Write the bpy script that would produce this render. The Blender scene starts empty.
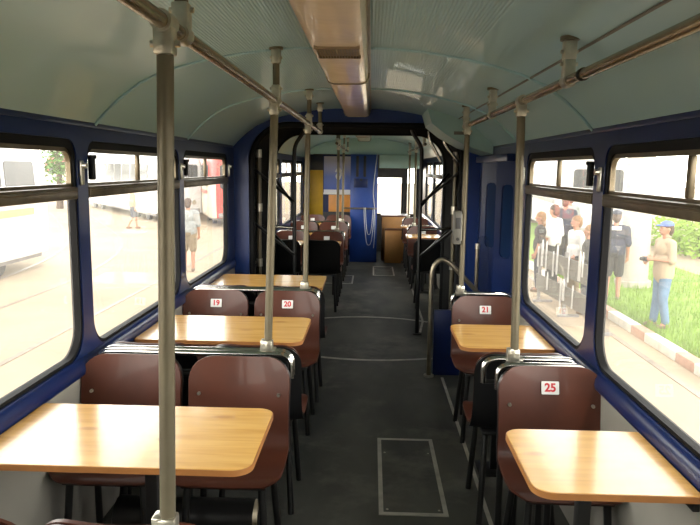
import bpy, bmesh, math, random
from mathutils import Vector, Matrix
S = bpy.context.scene
C = S.collection
PI = math.pi
R = random.Random(7)

# ------------------------------------------------------------------ materials
def mat(name, col, rough=.5, metal=0., noise=0., nscale=8., bump=0., bscale=60., spec=.5, col2=None, coat=0.):
    m = bpy.data.materials.new(name); m.use_nodes = True
    nt = m.node_tree; b = nt.nodes['Principled BSDF']
    b.inputs['Roughness'].default_value = rough; b.inputs['Metallic'].default_value = metal
    b.inputs['Specular IOR Level'].default_value = spec
    b.inputs['Coat Weight'].default_value = coat
    b.inputs['Base Color'].default_value = (*col, 1)
    tc = nt.nodes.new('ShaderNodeTexCoord')
    n = nt.nodes.new('ShaderNodeTexNoise'); n.inputs['Scale'].default_value = nscale; n.inputs['Detail'].default_value = 5
    nt.links.new(tc.outputs['Object'], n.inputs['Vector'])
    mx = nt.nodes.new('ShaderNodeMix'); mx.data_type = 'RGBA'
    c2 = col2 or tuple(max(0, c * (1 - noise)) for c in col)
    mx.inputs[6].default_value = (*col, 1); mx.inputs[7].default_value = (*c2, 1)
    rp = nt.nodes.new('ShaderNodeMapRange'); rp.inputs[1].default_value = .35; rp.inputs[2].default_value = .7
    nt.links.new(n.outputs['Fac'], rp.inputs[0]); nt.links.new(rp.outputs[0], mx.inputs[0])
    nt.links.new(mx.outputs[2], b.inputs['Base Color'])
    if bump:
        n2 = nt.nodes.new('ShaderNodeTexNoise'); n2.inputs['Scale'].default_value = bscale
        nt.links.new(tc.outputs['Object'], n2.inputs['Vector'])
        bp = nt.nodes.new('ShaderNodeBump'); bp.inputs['Strength'].default_value = bump; bp.inputs['Distance'].default_value = .01
        nt.links.new(n2.outputs['Fac'], bp.inputs['Height']); nt.links.new(bp.outputs[0], b.inputs['Normal'])
    return m

M = {}
M['blue'] = mat('blue paint', (.005, .017, .090), .3, noise=.2, nscale=5, coat=.1, spec=.35)
M['blueflat'] = mat('blue panel', (.010, .048, .25), .4, noise=.2, nscale=4)
M['portalblue'] = mat('portal blue paint', (.009, .034, .17), .35, noise=.2, nscale=4)
M['beige'] = mat('beige wall laminate', (.36, .34, .29), .5, noise=.15, nscale=3)
M['ply'] = mat('burgundy lacquered plywood', (.088, .025, .013), .42, noise=.3, nscale=6, coat=.1, spec=.35)
M['black'] = mat('black lacquer', (.006, .006, .007), .38, noise=.2)
M['blackmetal'] = mat('black metal', (.010, .010, .010), .4, noise=.2)
M['rubber'] = mat('black rubber', (.005, .005, .006), .7, noise=.2, spec=.2)
M['bellow'] = mat('bellows fabric', (.011, .011, .012), .75, noise=.3)
M['chrome'] = mat('chrome', (.62, .60, .56), .16, 1.0, noise=.1)
M['alu'] = mat('aged aluminium', (.34, .29, .21), .34, .85, noise=.35, nscale=14)
M['zinc'] = mat('cast zinc clamp', (.60, .57, .48), .28, .85, noise=.3, nscale=30)
M['pole'] = mat('grey hammered pole paint', (.15, .128, .084), .36, .35, noise=.12, nscale=20, bump=.05, bscale=160)
M['rail'] = mat('brushed rail', (.27, .205, .12), .27, .7, noise=.2, nscale=12)
M['white'] = mat('white plastic', (.78, .78, .75), .4, noise=.05)
M['red'] = mat('red print', (.55, .02, .03), .5)
M['line'] = mat('worn aluminium strip', (.60, .58, .51), .5, .2, noise=.35, nscale=10)
M['fairing'] = mat('pale blue fairing', (.36, .55, .56), .4, noise=.1, nscale=3)
M['grille'] = mat('grille metal', (.30, .24, .16), .4, .4)
M['wood'] = None
M['plywood'] = mat('orange plywood', (.46, .23, .075), .45, noise=.25, nscale=5)
M['yellow'] = mat('yellow sheet', (.62, .36, .01), .5, noise=.15)
M['orange'] = mat('orange sheet', (.72, .30, .06), .5, noise=.15)
M['darkgrey'] = mat('dark grey', (.03, .03, .032), .5, noise=.3)
M['midgrey'] = mat('grey plastic', (.13, .125, .11), .45, noise=.15)
M['sash'] = mat('sash metal', (.17, .135, .085), .36, .6, noise=.35, nscale=16)
M['rope'] = mat('white cord', (.5, .5, .5), .7)
# exterior
M['ground'] = mat('pale sandy asphalt', (.40, .32, .225), .9, noise=.2, nscale=.7)
M['railiron'] = mat('street rail', (.28, .22, .17), .5, .3, noise=.3)
M['tramwhite'] = mat('tram white', (.50, .49, .49), .4, noise=.05)
M['tramred'] = mat('tram red', (.50, .045, .035), .35, noise=.1)
M['tramcream'] = mat('tram cream', (.50, .43, .34), .4, noise=.05)
M['tramyellow'] = mat('tram yellow', (.75, .55, .12), .4)
M['tramgrey'] = mat('tram skirt grey', (.22, .21, .21), .5, noise=.2)
M['tramglass'] = mat('dark tram glass', (.035, .037, .04), .3, noise=.3, nscale=2, spec=.25)
M['concrete'] = mat('pale concrete', (.45, .41, .36), .85, noise=.15, nscale=3)
M['kerbwhite'] = mat('white kerb paint', (.74, .72, .66), .8, noise=.15)
M['kerbred'] = mat('faded red kerb paint', (.52, .30, .22), .8, noise=.2)
M['grassbase'] = mat('grass', (.22, .36, .05), .9, noise=.35, nscale=3)
M['leaf'] = mat('tree leaf', (.09, .20, .035), .6, noise=.4, nscale=2)
M['bark'] = mat('bark', (.10, .07, .05), .9, noise=.3)
M['skin'] = mat('skin', (.40, .19, .12), .5, noise=.08)
M['hair'] = mat('brown hair', (.07, .035, .02), .6, noise=.3, nscale=30)
M['hairfair'] = mat('fair brown hair', (.24, .12, .05), .6, noise=.3, nscale=30)
M['shoe'] = mat('shoe leather', (.16, .10, .07), .5)
M['jeans'] = mat('faded blue denim', (.12, .20, .32), .8, noise=.25, nscale=9)
M['khaki'] = mat('khaki cotton', (.22, .165, .10), .85, noise=.12)
M['shirtbeige'] = mat('beige shirt', (.40, .31, .21), .85, noise=.1)
M['shirtwhite'] = mat('white shirt', (.62, .61, .60), .85, noise=.05)
M['shirtgrey'] = mat('pale grey shirt', (.30, .32, .32), .85, noise=.2, nscale=25)
M['shirtorange'] = mat('peach top', (.5, .26, .15), .85)
M['navy'] = mat('dark navy cloth', (.03, .035, .06), .85, noise=.2)
M['charcoal'] = mat('charcoal cloth', (.03, .029, .03), .85, noise=.2)
M['capblue'] = mat('blue cap', (.10, .15, .42), .8)

def wood_mat():
    m = bpy.data.materials.new('pale pine laminate'); m.use_nodes = True; nt = m.node_tree; L = nt.links
    b = nt.nodes['Principled BSDF']; b.inputs['Roughness'].default_value = .25; b.inputs['Coat Weight'].default_value = .5
    b.inputs['Coat Roughness'].default_value = .12
    tc = nt.nodes.new('ShaderNodeTexCoord'); mp = nt.nodes.new('ShaderNodeMapping')
    mp.inputs['Scale'].default_value = (1.2, 14, 6); L.new(tc.outputs['Object'], mp.inputs[0])
    n = nt.nodes.new('ShaderNodeTexNoise'); n.inputs['Scale'].default_value = 2.2; n.inputs['Detail'].default_value = 6
    n.inputs['Distortion'].default_value = .6; L.new(mp.outputs[0], n.inputs['Vector'])
    r = nt.nodes.new('ShaderNodeValToRGB'); e = r.color_ramp.elements
    e[0].position = .3; e[0].color = (.66, .35, .09, 1); e[1].position = .62; e[1].color = (.82, .48, .14, 1)
    L.new(n.outputs['Fac'], r.inputs[0])
    # small reddish knots
    mp2 = nt.nodes.new('ShaderNodeMapping'); mp2.inputs['Scale'].default_value = (3.2, 9, 3)
    L.new(tc.outputs['Object'], mp2.inputs[0])
    v = nt.nodes.new('ShaderNodeTexVoronoi'); v.inputs['Scale'].default_value = 1.; L.new(mp2.outputs[0], v.inputs['Vector'])
    rr = nt.nodes.new('ShaderNodeMapRange'); rr.inputs[1].default_value = .06; rr.inputs[2].default_value = .17
    rr.inputs[3].default_value = .65; rr.inputs[4].default_value = 0.; L.new(v.outputs['Distance'], rr.inputs[0])
    mx = nt.nodes.new('ShaderNodeMix'); mx.data_type = 'RGBA'; mx.inputs[7].default_value = (.42, .17, .05, 1)
    L.new(rr.outputs[0], mx.inputs[0]); L.new(r.outputs[0], mx.inputs[6]); L.new(mx.outputs[2], b.inputs['Base Color'])
    return m
M['wood'] = wood_mat()
M['woodedge'] = mat('beech edging', (.40, .17, .05), .4, noise=.2, nscale=10)

def floor_mat():
    m = bpy.data.materials.new('dark ribbed rubber floor'); m.use_nodes = True; nt = m.node_tree; L = nt.links
    b = nt.nodes['Principled BSDF']
    tc = nt.nodes.new('ShaderNodeTexCoord')
    mp = nt.nodes.new('ShaderNodeMapping'); mp.inputs['Scale'].default_value = (1, .45, 1); L.new(tc.outputs['Object'], mp.inputs[0])
    n = nt.nodes.new('ShaderNodeTexNoise'); n.inputs['Scale'].default_value = 2.6; n.inputs['Detail'].default_value = 8
    L.new(mp.outputs[0], n.inputs['Vector'])
    r = nt.nodes.new('ShaderNodeValToRGB'); e = r.color_ramp.elements
    e[0].position = .35; e[0].color = (.030, .034, .031, 1); e[1].position = .75; e[1].color = (.125, .125, .105, 1)
    L.new(n.outputs['Fac'], r.inputs[0])
    n3 = nt.nodes.new('ShaderNodeTexNoise'); n3.inputs['Scale'].default_value = 1.7; n3.inputs['Detail'].default_value = 10; n3.inputs['Roughness'].default_value = .65
    mp3 = nt.nodes.new('ShaderNodeMapping'); mp3.inputs['Location'].default_value = (3.3, 1.2, 0); L.new(tc.outputs['Object'], mp3.inputs[0]); L.new(mp3.outputs[0], n3.inputs['Vector'])
    r3 = nt.nodes.new('ShaderNodeMapRange'); r3.inputs[1].default_value = .52; r3.inputs[2].default_value = .72; L.new(n3.outputs['Fac'], r3.inputs[0])
    m3 = nt.nodes.new('ShaderNodeMix'); m3.data_type = 'RGBA'; m3.inputs[7].default_value = (.19, .18, .155, 1)
    L.new(r3.outputs[0], m3.inputs[0]); L.new(r.outputs[0], m3.inputs[6]); L.new(m3.outputs[2], b.inputs['Base Color'])
    n2 = nt.nodes.new('ShaderNodeTexNoise'); n2.inputs['Scale'].default_value = 260; L.new(tc.outputs['Object'], n2.inputs['Vector'])
    bp = nt.nodes.new('ShaderNodeBump'); bp.inputs['Strength'].default_value = .25; bp.inputs['Distance'].default_value = .004
    L.new(n2.outputs['Fac'], bp.inputs['Height']); L.new(bp.outputs[0], b.inputs['Normal'])
    b.inputs['Roughness'].default_value = .62
    return m
M['floor'] = floor_mat()

def ceil_mat():
    m = bpy.data.materials.new('pale blue ceiling paint with ribbed middle'); m.use_nodes = True; nt = m.node_tree; L = nt.links
    b = nt.nodes['Principled BSDF']; b.inputs['Roughness'].default_value = .32
    b.inputs['Coat Weight'].default_value = .2
    tc = nt.nodes.new('ShaderNodeTexCoord'); sx = nt.nodes.new('ShaderNodeSeparateXYZ'); L.new(tc.outputs['Object'], sx.inputs[0])
    n = nt.nodes.new('ShaderNodeTexNoise'); n.inputs['Scale'].default_value = 2.; L.new(tc.outputs['Object'], n.inputs['Vector'])
    mx = nt.nodes.new('ShaderNodeMix'); mx.data_type = 'RGBA'
    mx.inputs[6].default_value = (.38, .585, .67, 1); mx.inputs[7].default_value = (.33, .53, .61, 1)
    L.new(n.outputs['Fac'], mx.inputs[0]); L.new(mx.outputs[2], b.inputs['Base Color'])
    # ribs: sine of local x, only within .5 m of the centre line
    def mt(op, a, bb=None):
        q = nt.nodes.new('ShaderNodeMath'); q.operation = op
        for i, x in enumerate((a, bb)):
            if x is None: continue
            if isinstance(x, (int, float)): q.inputs[i].default_value = x
            else: L.new(x, q.inputs[i])
        return q.outputs[0]
    ab = mt('ABSOLUTE', sx.outputs['X'])
    inside = mt('LESS_THAN', ab, .52)
    h = mt('MULTIPLY', mt('SINE', mt('MULTIPLY', sx.outputs['X'], 2 * PI / .0115)), inside)
    hs = mt('MULTIPLY', mt('SINE', mt('MULTIPLY', sx.outputs['Y'], 2 * PI / .0115)), .3)
    h2 = mt('ADD', h, mt('MULTIPLY', hs, inside))
    bp = nt.nodes.new('ShaderNodeBump'); bp.inputs['Strength'].default_value = .4; bp.inputs['Distance'].default_value = .002
    L.new(h2, bp.inputs['Height']); L.new(bp.outputs[0], b.inputs['Normal'])
    return m
M['ceil'] = ceil_mat()

def glass_mat(name, tint=(.97, .97, .95), veil=.03):
    m = bpy.data.materials.new(name); m.use_nodes = True; nt = m.node_tree; L = nt.links
    nt.nodes.remove(nt.nodes['Principled BSDF']); out = nt.nodes['Material Output']
    t = nt.nodes.new('ShaderNodeBsdfTransparent'); t.inputs[0].default_value = (*tint, 1)
    d = nt.nodes.new('ShaderNodeBsdfTranslucent'); d.inputs[0].default_value = (.9, .87, .8, 1)
    g = nt.nodes.new('ShaderNodeBsdfGlossy'); g.inputs['Roughness'].default_value = .02
    n = nt.nodes.new('ShaderNodeTexNoise'); n.inputs['Scale'].default_value = 2.5; n.inputs['Detail'].default_value = 6
    tc = nt.nodes.new('ShaderNodeTexCoord'); L.new(tc.outputs['Object'], n.inputs['Vector'])
    mr = nt.nodes.new('ShaderNodeMapRange'); mr.inputs[3].default_value = veil * .4; mr.inputs[4].default_value = veil * 1.8
    L.new(n.outputs['Fac'], mr.inputs[0])
    m1 = nt.nodes.new('ShaderNodeMixShader'); L.new(mr.outputs[0], m1.inputs[0]); L.new(t.outputs[0], m1.inputs[1]); L.new(d.outputs[0], m1.inputs[2])
    lw = nt.nodes.new('ShaderNodeLayerWeight'); lw.inputs[0].default_value = .5
    pw = nt.nodes.new('ShaderNodeMath'); pw.operation = 'POWER'; pw.inputs[1].default_value = 5.; L.new(lw.outputs['Facing'], pw.inputs[0])
    fr = nt.nodes.new('ShaderNodeMath'); fr.operation = 'MULTIPLY_ADD'; fr.inputs[1].default_value = .6; fr.inputs[2].default_value = .03; L.new(pw.outputs[0], fr.inputs[0])
    m2 = nt.nodes.new('ShaderNodeMixShader'); L.new(fr.outputs[0], m2.inputs[0]); L.new(m1.outputs[0], m2.inputs[1]); L.new(g.outputs[0], m2.inputs[2])
    L.new(m2.outputs[0], out.inputs[0])
    return m
M['glass'] = glass_mat('window glass', veil=.035)
M['screen'] = glass_mat('wind screen glass', (.8, .85, .9), .03)

def diffuser_mat():
    m = bpy.data.materials.new('milky lamp cover'); m.use_nodes = True; nt = m.node_tree
    b = nt.nodes['Principled BSDF']; b.inputs['Base Color'].default_value = (.92, .77, .62, 1)
    b.inputs['Roughness'].default_value = .24; b.inputs['Coat Weight'].default_value = .5; b.inputs['Coat Roughness'].default_value = .05
    n = nt.nodes.new('ShaderNodeTexNoise'); n.inputs['Scale'].default_value = 7
    tc = nt.nodes.new('ShaderNodeTexCoord'); nt.links.new(tc.outputs['Object'], n.inputs['Vector'])
    bp = nt.nodes.new('ShaderNodeBump'); bp.inputs['Strength'].default_value = .3; bp.inputs['Distance'].default_value = .02
    nt.links.new(n.outputs['Fac'], bp.inputs['Height']); nt.links.new(bp.outputs[0], b.inputs['Normal'])
    return m
M['diffuser'] = diffuser_mat()

# ------------------------------------------------------------------ mesh helpers
def box(bm, x0, x1, y0, y1, z0, z1, bev=0., mi=0, seg=2):
    v = [bm.verts.new((x, y, z)) for x in (x0, x1) for y in (y0, y1) for z in (z0, z1)]
    fs = [bm.faces.new([v[i] for i in q]) for q in ((0, 1, 3, 2), (4, 6, 7, 5), (0, 4, 5, 1), (2, 3, 7, 6), (0, 2, 6, 4), (1, 5, 7, 3))]
    if bev:
        es = {e for f in fs for e in f.edges}
        r = bmesh.ops.bevel(bm, geom=list(es), offset=bev, segments=seg, profile=.5, affect='EDGES')
        fs = r['faces']
        if mi:
            for f in bm.faces:
                if f in fs: f.material_index = mi
    elif mi:
        for f in fs: f.material_index = mi

def smooth_path(pts, rad=.05, n=5):
    """round the corners of a polyline"""
    P = [Vector(p) for p in pts]; out = [P[0]]
    for i in range(1, len(P) - 1):
        a, b, c = P[i - 1], P[i], P[i + 1]
        r1 = min(rad, (a - b).length * .49); r2 = min(rad, (c - b).length * .49)
        p, q = b + (a - b).normalized() * r1, b + (c - b).normalized() * r2
        for k in range(n + 1):
            t = k / n
            out.append(p * (1 - t) ** 2 + b * 2 * t * (1 - t) + q * t * t)
    out.append(P[-1]); return out

def tube(bm, pts, r, seg=14, rad=0., cap=True, mi=0):
    P = smooth_path(pts, rad) if rad else [Vector(p) for p in pts]
    rings = []; prev = None
    for i, p in enumerate(P):
        d = (P[min(i + 1, len(P) - 1)] - P[max(i - 1, 0)]).normalized()
        if prev is None:
            a = d.orthogonal().normalized()
        else:
            a = (prev - d * prev.dot(d)).normalized()
        prev = a; b = d.cross(a)
        rr = r[i] if isinstance(r, (list, tuple)) else r
        rings.append([bm.verts.new(p + (a * math.cos(2 * PI * k / seg) + b * math.sin(2 * PI * k / seg)) * rr) for k in range(seg)])
    fs = []
    for A, B in zip(rings, rings[1:]):
        for k in range(seg):
            fs.append(bm.faces.new((A[k], A[(k + 1) % seg], B[(k + 1) % seg], B[k])))
    if cap:
        fs.append(bm.faces.new(rings[0][::-1])); fs.append(bm.faces.new(rings[-1]))
    for f in fs: f.material_index = mi

def rrect(a0, a1, b0, b1, r, n=7):
    if not isinstance(r, (list, tuple)): r = (r,) * 4
    out = []
    for (cx, cy, rr, t0) in ((a1, b1, r[0], 0), (a0, b1, r[1], 90), (a0, b0, r[2], 180), (a1, b0, r[3], 270)):
        sx = 1 if t0 in (0, 270) else -1; sy = 1 if t0 in (0, 90) else -1
        for k in range(n + 1):
            t = math.radians(t0 + 90 * k / n)
            out.append((cx - sx * rr + rr * math.cos(t), cy - sy * rr + rr * math.sin(t)))
    return out

def plate(bm, outer, holes, to3, t0, t1, mi=0):
    """flat plate with holes; to3(a, b, t) maps plate coords + thickness to 3-D"""
    sides = []
    for t in (t0, t1):
        es = []; loops = []
        for lp in [outer] + list(holes):
            vs = [bm.verts.new(to3(a, b, t)) for a, b in lp]
            es += [bm.edges.new((vs[i], vs[(i + 1) % len(vs)])) for i in range(len(vs))]
            loops.append(vs)
        r = bmesh.ops.triangle_fill(bm, edges=es, use_beauty=True)
        for g in r['geom']:
            if isinstance(g, bmesh.types.BMFace): g.material_index = mi
        sides.append(loops)
    for A, B in zip(*sides):
        for i in range(len(A)):
            j = (i + 1) % len(A)
            bm.faces.new((A[i], A[j], B[j], B[i])).material_index = mi

XZ = lambda y: (lambda a, b, t: (a, t, b))
def inX(a, b, t): return (t, a, b)      # plate in the Y-Z plane
def inY(a, b, t): return (a, t, b)      # plate in the X-Z plane
def inZ(a, b, t): return (a, b, t)

def mk(name, bm, m, smooth=True, ang=40):
    bmesh.ops.remove_doubles(bm, verts=bm.verts, dist=1e-5)
    bmesh.ops.recalc_face_normals(bm, faces=bm.faces)
    me = bpy.data.meshes.new(name); bm.to_mesh(me); bm.free()
    for x in (m if isinstance(m, (list, tuple)) else [m]): me.materials.append(M[x] if isinstance(x, str) else x)
    if smooth:
        for p in me.polygons: p.use_smooth = True
        me.set_sharp_from_angle(angle=math.radians(ang))
    return me

def tag(o, label, cat, group=None, kind=None):
    if label: o['label'] = label
    if cat: o['category'] = cat
    if group: o['group'] = group
    if kind: o['kind'] = kind
    return o

def thing(name, label, cat, loc=(0, 0, 0), rz=0., group=None):
    o = bpy.data.objects.new(name, None); o.empty_display_size = .1; C.objects.link(o)
    o.location = loc; o.rotation_euler = (0, 0, rz)
    return tag(o, label, cat, group)

def wmat(o):
    m = Matrix.Translation(o.location) @ o.rotation_euler.to_matrix().to_4x4()
    return wmat(o.parent) @ m if o.parent else m

def part(name, bm, m, parent, label=None, world=False, smooth=True, kind=None):
    """a child mesh; coordinates local to the parent (or world ones turned into local)"""
    if world: bmesh.ops.transform(bm, matrix=wmat(parent).inverted(), verts=bm.verts)
    o = bpy.data.objects.new(name, mk(name, bm, m, smooth)); C.objects.link(o); o.parent = parent
    if label: o['label'] = label
    if kind: o['kind'] = kind
    return o

def single(name, bm, m, label, cat, group=None, kind=None, smooth=True):
    """top-level one-mesh thing given in world coordinates, origin at its base"""
    xs = [v.co for v in bm.verts]
    lo = Vector([min(v[i] for v in xs) for i in range(3)]); hi = Vector([max(v[i] for v in xs) for i in range(3)])
    c = Vector(((lo.x + hi.x) / 2, (lo.y + hi.y) / 2, lo.z))
    bmesh.ops.translate(bm, verts=bm.verts, vec=-c)
    o = bpy.data.objects.new(name, mk(name, bm, m, smooth)); C.objects.link(o); o.location = c
    return tag(o, label, cat, group, kind)

def struct(name, bm, m, label=None, cat=None, smooth=True):
    return single(name, bm, m, label, cat, None, 'structure', smooth)

def dup(root, loc, rz, label, group=None):
    kids = {}
    for o in C.objects:
        if o.parent: kids.setdefault(o.parent, []).append(o)
    def rec(o, par):
        c = o.copy(); C.objects.link(c)
        if par: c.parent = par
        for k in kids.get(o, []): rec(k, c)
        return c
    r = rec(root, None); r.location = loc; r.rotation_euler = (0, 0, rz); r['label'] = label
    if group: r['group'] = group
    return r

def text_bm(txt, size, extr=.0008):
    cu = bpy.data.curves.new('t', 'FONT'); cu.body = txt; cu.size = size; cu.align_x = 'CENTER'; cu.align_y = 'CENTER'
    cu.extrude = extr; cu.offset = .0016
    o = bpy.data.objects.new('t', cu); C.objects.link(o)
    dg = bpy.context.evaluated_depsgraph_get(); me = bpy.data.meshes.new_from_object(o.evaluated_get(dg))
    bm = bmesh.new(); bm.from_mesh(me); bpy.data.objects.remove(o); bpy.data.meshes.remove(me); return bm

# ------------------------------------------------------------------ the tram shell
XC, HW = -.135, 1.065
XL, XR = XC - HW, XC + HW            # inner wall faces -1.2 / .93
Y0, YP, YQ, YE = -1.75, 5.75, 7.1, 12.8   # rear of what is built, near and far portal, far end
ZS, ZW, ZT = .745, 1.77, 2.10
WZ0, WZ1, ZTR = .800, 1.70, 1.485
prof = [(0, 2.10), (.18, 2.098), (.34, 2.085), (.5, 2.06), (.64, 2.03), (.76, 1.995), (.86, 1.95), (.95, 1.885), (1.02, 1.82), (1.065, 1.77)]
prof = [(-a, z) for a, z in prof[::-1]] + prof[1:]

# floor
b = bmesh.new(); box(b, XL, XR, Y0, YE, -.12, 0); struct('floor', b, 'floor', smooth=False)

# ceilings (near car and far car)
def ceiling(y0, y1):
    b = bmesh.new()
    n = max(2, int((y1 - y0) / .5))
    up = [[b.verts.new((XC + a, y0 + (y1 - y0) * k / n, z)) for a, z in prof] for k in range(n + 1)]
    for A, B in zip(up, up[1:]):
        for i in range(len(A) - 1): b.faces.new((A[i], A[i + 1], B[i + 1], B[i]))
    r = bmesh.ops.solidify(b, geom=b.faces[:], thickness=-.05)
    zs = [v.co.z for v in b.verts]
    return struct('ceiling', b, 'ceil')
for a, c in ((Y0, YP), (YQ, YE)):
    o = ceiling(a, c)
# make sure the thickness went upwards / outwards
# walls
LW = [(-1.49, -.25), (-.06, 1.18), (1.35, 2.675), (2.775, 4.115), (4.215, 5.50)]
RW = [(-1.49, -.25), (-.06, 1.18), (1.35, 2.70), (2.82, 4.045)]
LF = [(7.42, 8.66), (8.86, 10.1), (10.3, 11.54)]
RF = [(7.42, 8.66), (8.86, 10.1), (10.3, 11.54)]
DOOR = (4.34, 5.62)
WR = (.075, .075, .13, .13)
def wall(name, x, sgn, y0, y1, wins, door=None):
    b = bmesh.new(); t0, t1 = x, x + sgn * .042
    spans = [(y0, y1)] if not door else [(y0, door[0]), (door[1], y1)]
    for a, c in spans:
        plate(b, [(a, 0), (c, 0), (c, ZS), (a, ZS)], [], inX, t0, t1, 0)
    holes = [rrect(p, q, WZ0, WZ1, WR) for p, q in wins]
    for a, c in spans:
        plate(b, [(a, ZS), (c, ZS), (c, ZW), (a, ZW)], [h for h, (p, q) in zip(holes, wins) if a <= p <= c], inX, t0, t1, 1)
    if door: plate(b, [(door[0], 1.70), (door[1], 1.70), (door[1], ZW), (door[0], ZW)], [], inX, t0, t1, 1)
    return struct(name, b, ['beige', 'blue'], smooth=False)
wall('wall_left', XL, -1, Y0, YP, LW)
wall('wall_right', XR, 1, Y0, YP, RW, DOOR)
wall('wall_left.001', XL, -1, YQ, YE, LF)
wall('wall_right.001', XR, 1, YQ, YE, RF)
# wall behind the viewer (the tram goes on, closed here) 
b = bmesh.new()
plate(b, [(XL, 0), (XR, 0), (XR, ZW)] + [(XC + a, z) for a, z in prof[::-1][1:]], [], inY, Y0 - .05, Y0)
struct('wall_front', b, 'beige', smooth=False)
# far end wall with two rear windows
b = bmesh.new()
RE = [(.06, .60), (.66, .87)]
plate(b, [(XL, 0), (XR, 0), (XR, ZW)] + [(XC + a, z) for a, z in prof[::-1][1:]], [rrect(p, q, .70, 1.62, .05) for p, q in RE], inY, YE, YE + .06)
struct('wall_back', b, 'midgrey', smooth=False)

# sill ledges (blue, rounded)
def sill(n, x, sgn, y0, y1):
    b = bmesh.new()
    pr = [(0, .728), (.012, .726), (.021, .734), (.024, .75), (.021, .77), (.014, .786), (.006, .796), (0, .798)]
    A = [b.verts.new((x - sgn * p, y0, z)) for p, z in pr]; B = [b.verts.new((x - sgn * p, y1, z)) for p, z in pr]
    for i in range(len(pr) - 1): b.faces.new((A[i], A[i + 1], B[i + 1], B[i]))
    b.faces.new((A[0], B[0], B[-1], A[-1])); b.faces.new(A[::-1]); b.faces.new(B)
    struct('trim_%d' % n, b, 'blue')
sill(1, XL, -1, Y0, YP - .05); sill(2, XR, 1, Y0, DOOR[0]); sill(3, XL, -1, YQ + .05, YE); sill(4, XR, 1, YQ + .05, YE)
# cove lip where ceiling meets the wall
for n, (x, s, a, c) in enumerate(((XL, -1, Y0, YP - .03), (XR, 1, Y0, YP - .03), (XL, -1, YQ + .07, YE), (XR, 1, YQ + .07, YE))):
    b = bmesh.new(); box(b, min(x, x - s * .006), max(x, x - s * .006), a, c, 1.756, 1.776, .002)
    struct('trim_%d' % (5 + n), b, 'blue')
# cross ribs on the ceiling at the pillars and a long seam beside the right rail
n = 9
for y in (-.02, 1.42, 2.86, 4.30):
    b = bmesh.new(); tube(b, [(XC + a * .995, y, z - .002) for a, z in prof], .007, 8); struct('trim_%d' % n, b, 'ceil'); n += 1
for a_, z_ in ((.79, 1.98),):
    b = bmesh.new(); tube(b, [(XC + a_, Y0, z_), (XC + a_, YP - .03, z_)], .005, 8); struct('trim_%d' % n, b, 'midgrey'); n += 1

# ------------------------------------------------------------------ windows
wn = [0]
def window(x, sgn, y0, y1, z0=WZ0, z1=WZ1, mull=.5, latch=True):
    wn[0] += 1
    b = bmesh.new()
    xa, xb = x + sgn * .006, x + sgn * .040
    ins = .015
    plate(b, rrect(y0 + .0005, y1 - .0005, z0 + .0005, z1 - .0005, WR),
          [rrect(y0 + ins, y1 - ins, z0 + ins, z1 - .034, (.065, .065, .12, .12))], inX, xa, xb)
    root = struct('window_%d' % wn[0], b, 'rubber')
    W = dict(parent=root, world=True)
    xg = x + sgn * .032
    # transom bar
    b = bmesh.new(); box(b, min(x - sgn * .006, x + sgn * .039), max(x - sgn * .006, x + sgn * .039), y0 + .006, y1 - .006, ZTR - .026, ZTR + .024, .008)
    box(b, min(x - sgn * .010, x), max(x - sgn * .010, x), y0 + .02, y1 - .02, ZTR + .002, ZTR + .012, .003)
    part('transom_bar', b, 'sash', **W)
    # sash frame round the upper lights
    b = bmesh.new(); i2 = ins - .002
    plate(b, rrect(y0 + i2, y1 - i2, ZTR + .0245, z1 - i2, (.062, .062, .006, .006)),
          [rrect(y0 + i2 + .012, y1 - i2 - .012, ZTR + .036, z1 - .05, (.045, .045, .006, .006))], inX, x + sgn * .016, x + sgn * .037)
    part('sash_frame', b, 'sash', **W)
    ym = y0 + (y1 - y0) * mull
    b = bmesh.new(); box(b, min(x + sgn * .015, x + sgn * .036), max(x + sgn * .015, x + sgn * .036), ym - .012, ym + .012, ZTR + .036, z1 - .05, .004)
    part('mullion', b, 'sash', **W)
    for k, (a, c, p, q, rr) in enumerate(((y0 + ins - .003, y1 - ins + .003, z0 + ins - .003, ZTR - .024, (.002, .002, .115, .115)),
                                      (y0 + i2 + .0125, ym - .0125, ZTR + .0365, z1 - .0505, (.002, .044, .002, .002)),
                                      (ym + .0125, y1 - i2 - .0125, ZTR + .0365, z1 - .0505, (.044, .002, .002, .002)))):
        b = bmesh.new(); plate(b, rrect(a, c, p, q, rr), [], inX, xg, xg + sgn * .0008)
        # a single skin is enough for thin panes
        part('pane', b, 'glass', smooth=False, **W)
    if latch:
        b = bmesh.new(); yy = y1 + .03
        box(b, min(x, x - sgn * .014), max(x, x - sgn * .014), yy - .013, yy + .013, ZTR + .03, ZTR + .13, .005)
        tube(b, [(x - sgn * .012, yy, ZTR + .11), (x - sgn * .028, yy, ZTR + .11)], .012, 12)
        part('latch', b, 'zinc', **W)
        b = bmesh.new(); yy = y0 + .028
        box(b, min(x + sgn * .006, x - sgn * .02), max(x + sgn * .006, x - sgn * .02), yy - .014, yy + .014, ZTR + .05, ZTR + .155, .006)
        box(b, min(x, x - sgn * .026), max(x, x - sgn * .026), yy - .009, yy + .014, ZTR + .138, ZTR + .155, .005)
        part('handle', b, 'blackmetal', **W)
    return root
for w in LW: window(XL, -1, *w)
for w in RW: window(XR, 1, *w)
for w in LF: window(XL, -1, *w, latch=False)
for w in RF: window(XR, 1, *w, latch=False)
for p, q in RE:
    wn[0] += 1
    b = bmesh.new(); plate(b, rrect(p + .0005, q - .0005, .7005, 1.6195, .05), [rrect(p + .025, q - .025, .725, 1.595, .03)], inY, YE + .005, YE + .05)
    r = struct('window_%d' % wn[0], b, 'rubber')
    b = bmesh.new(); plate(b, rrect(p + .022, q - .022, .722, 1.598, .03), [], inY, YE + .026, YE + .0268)
    part('pane', b, 'glass', r, world=True, smooth=False)

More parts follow.
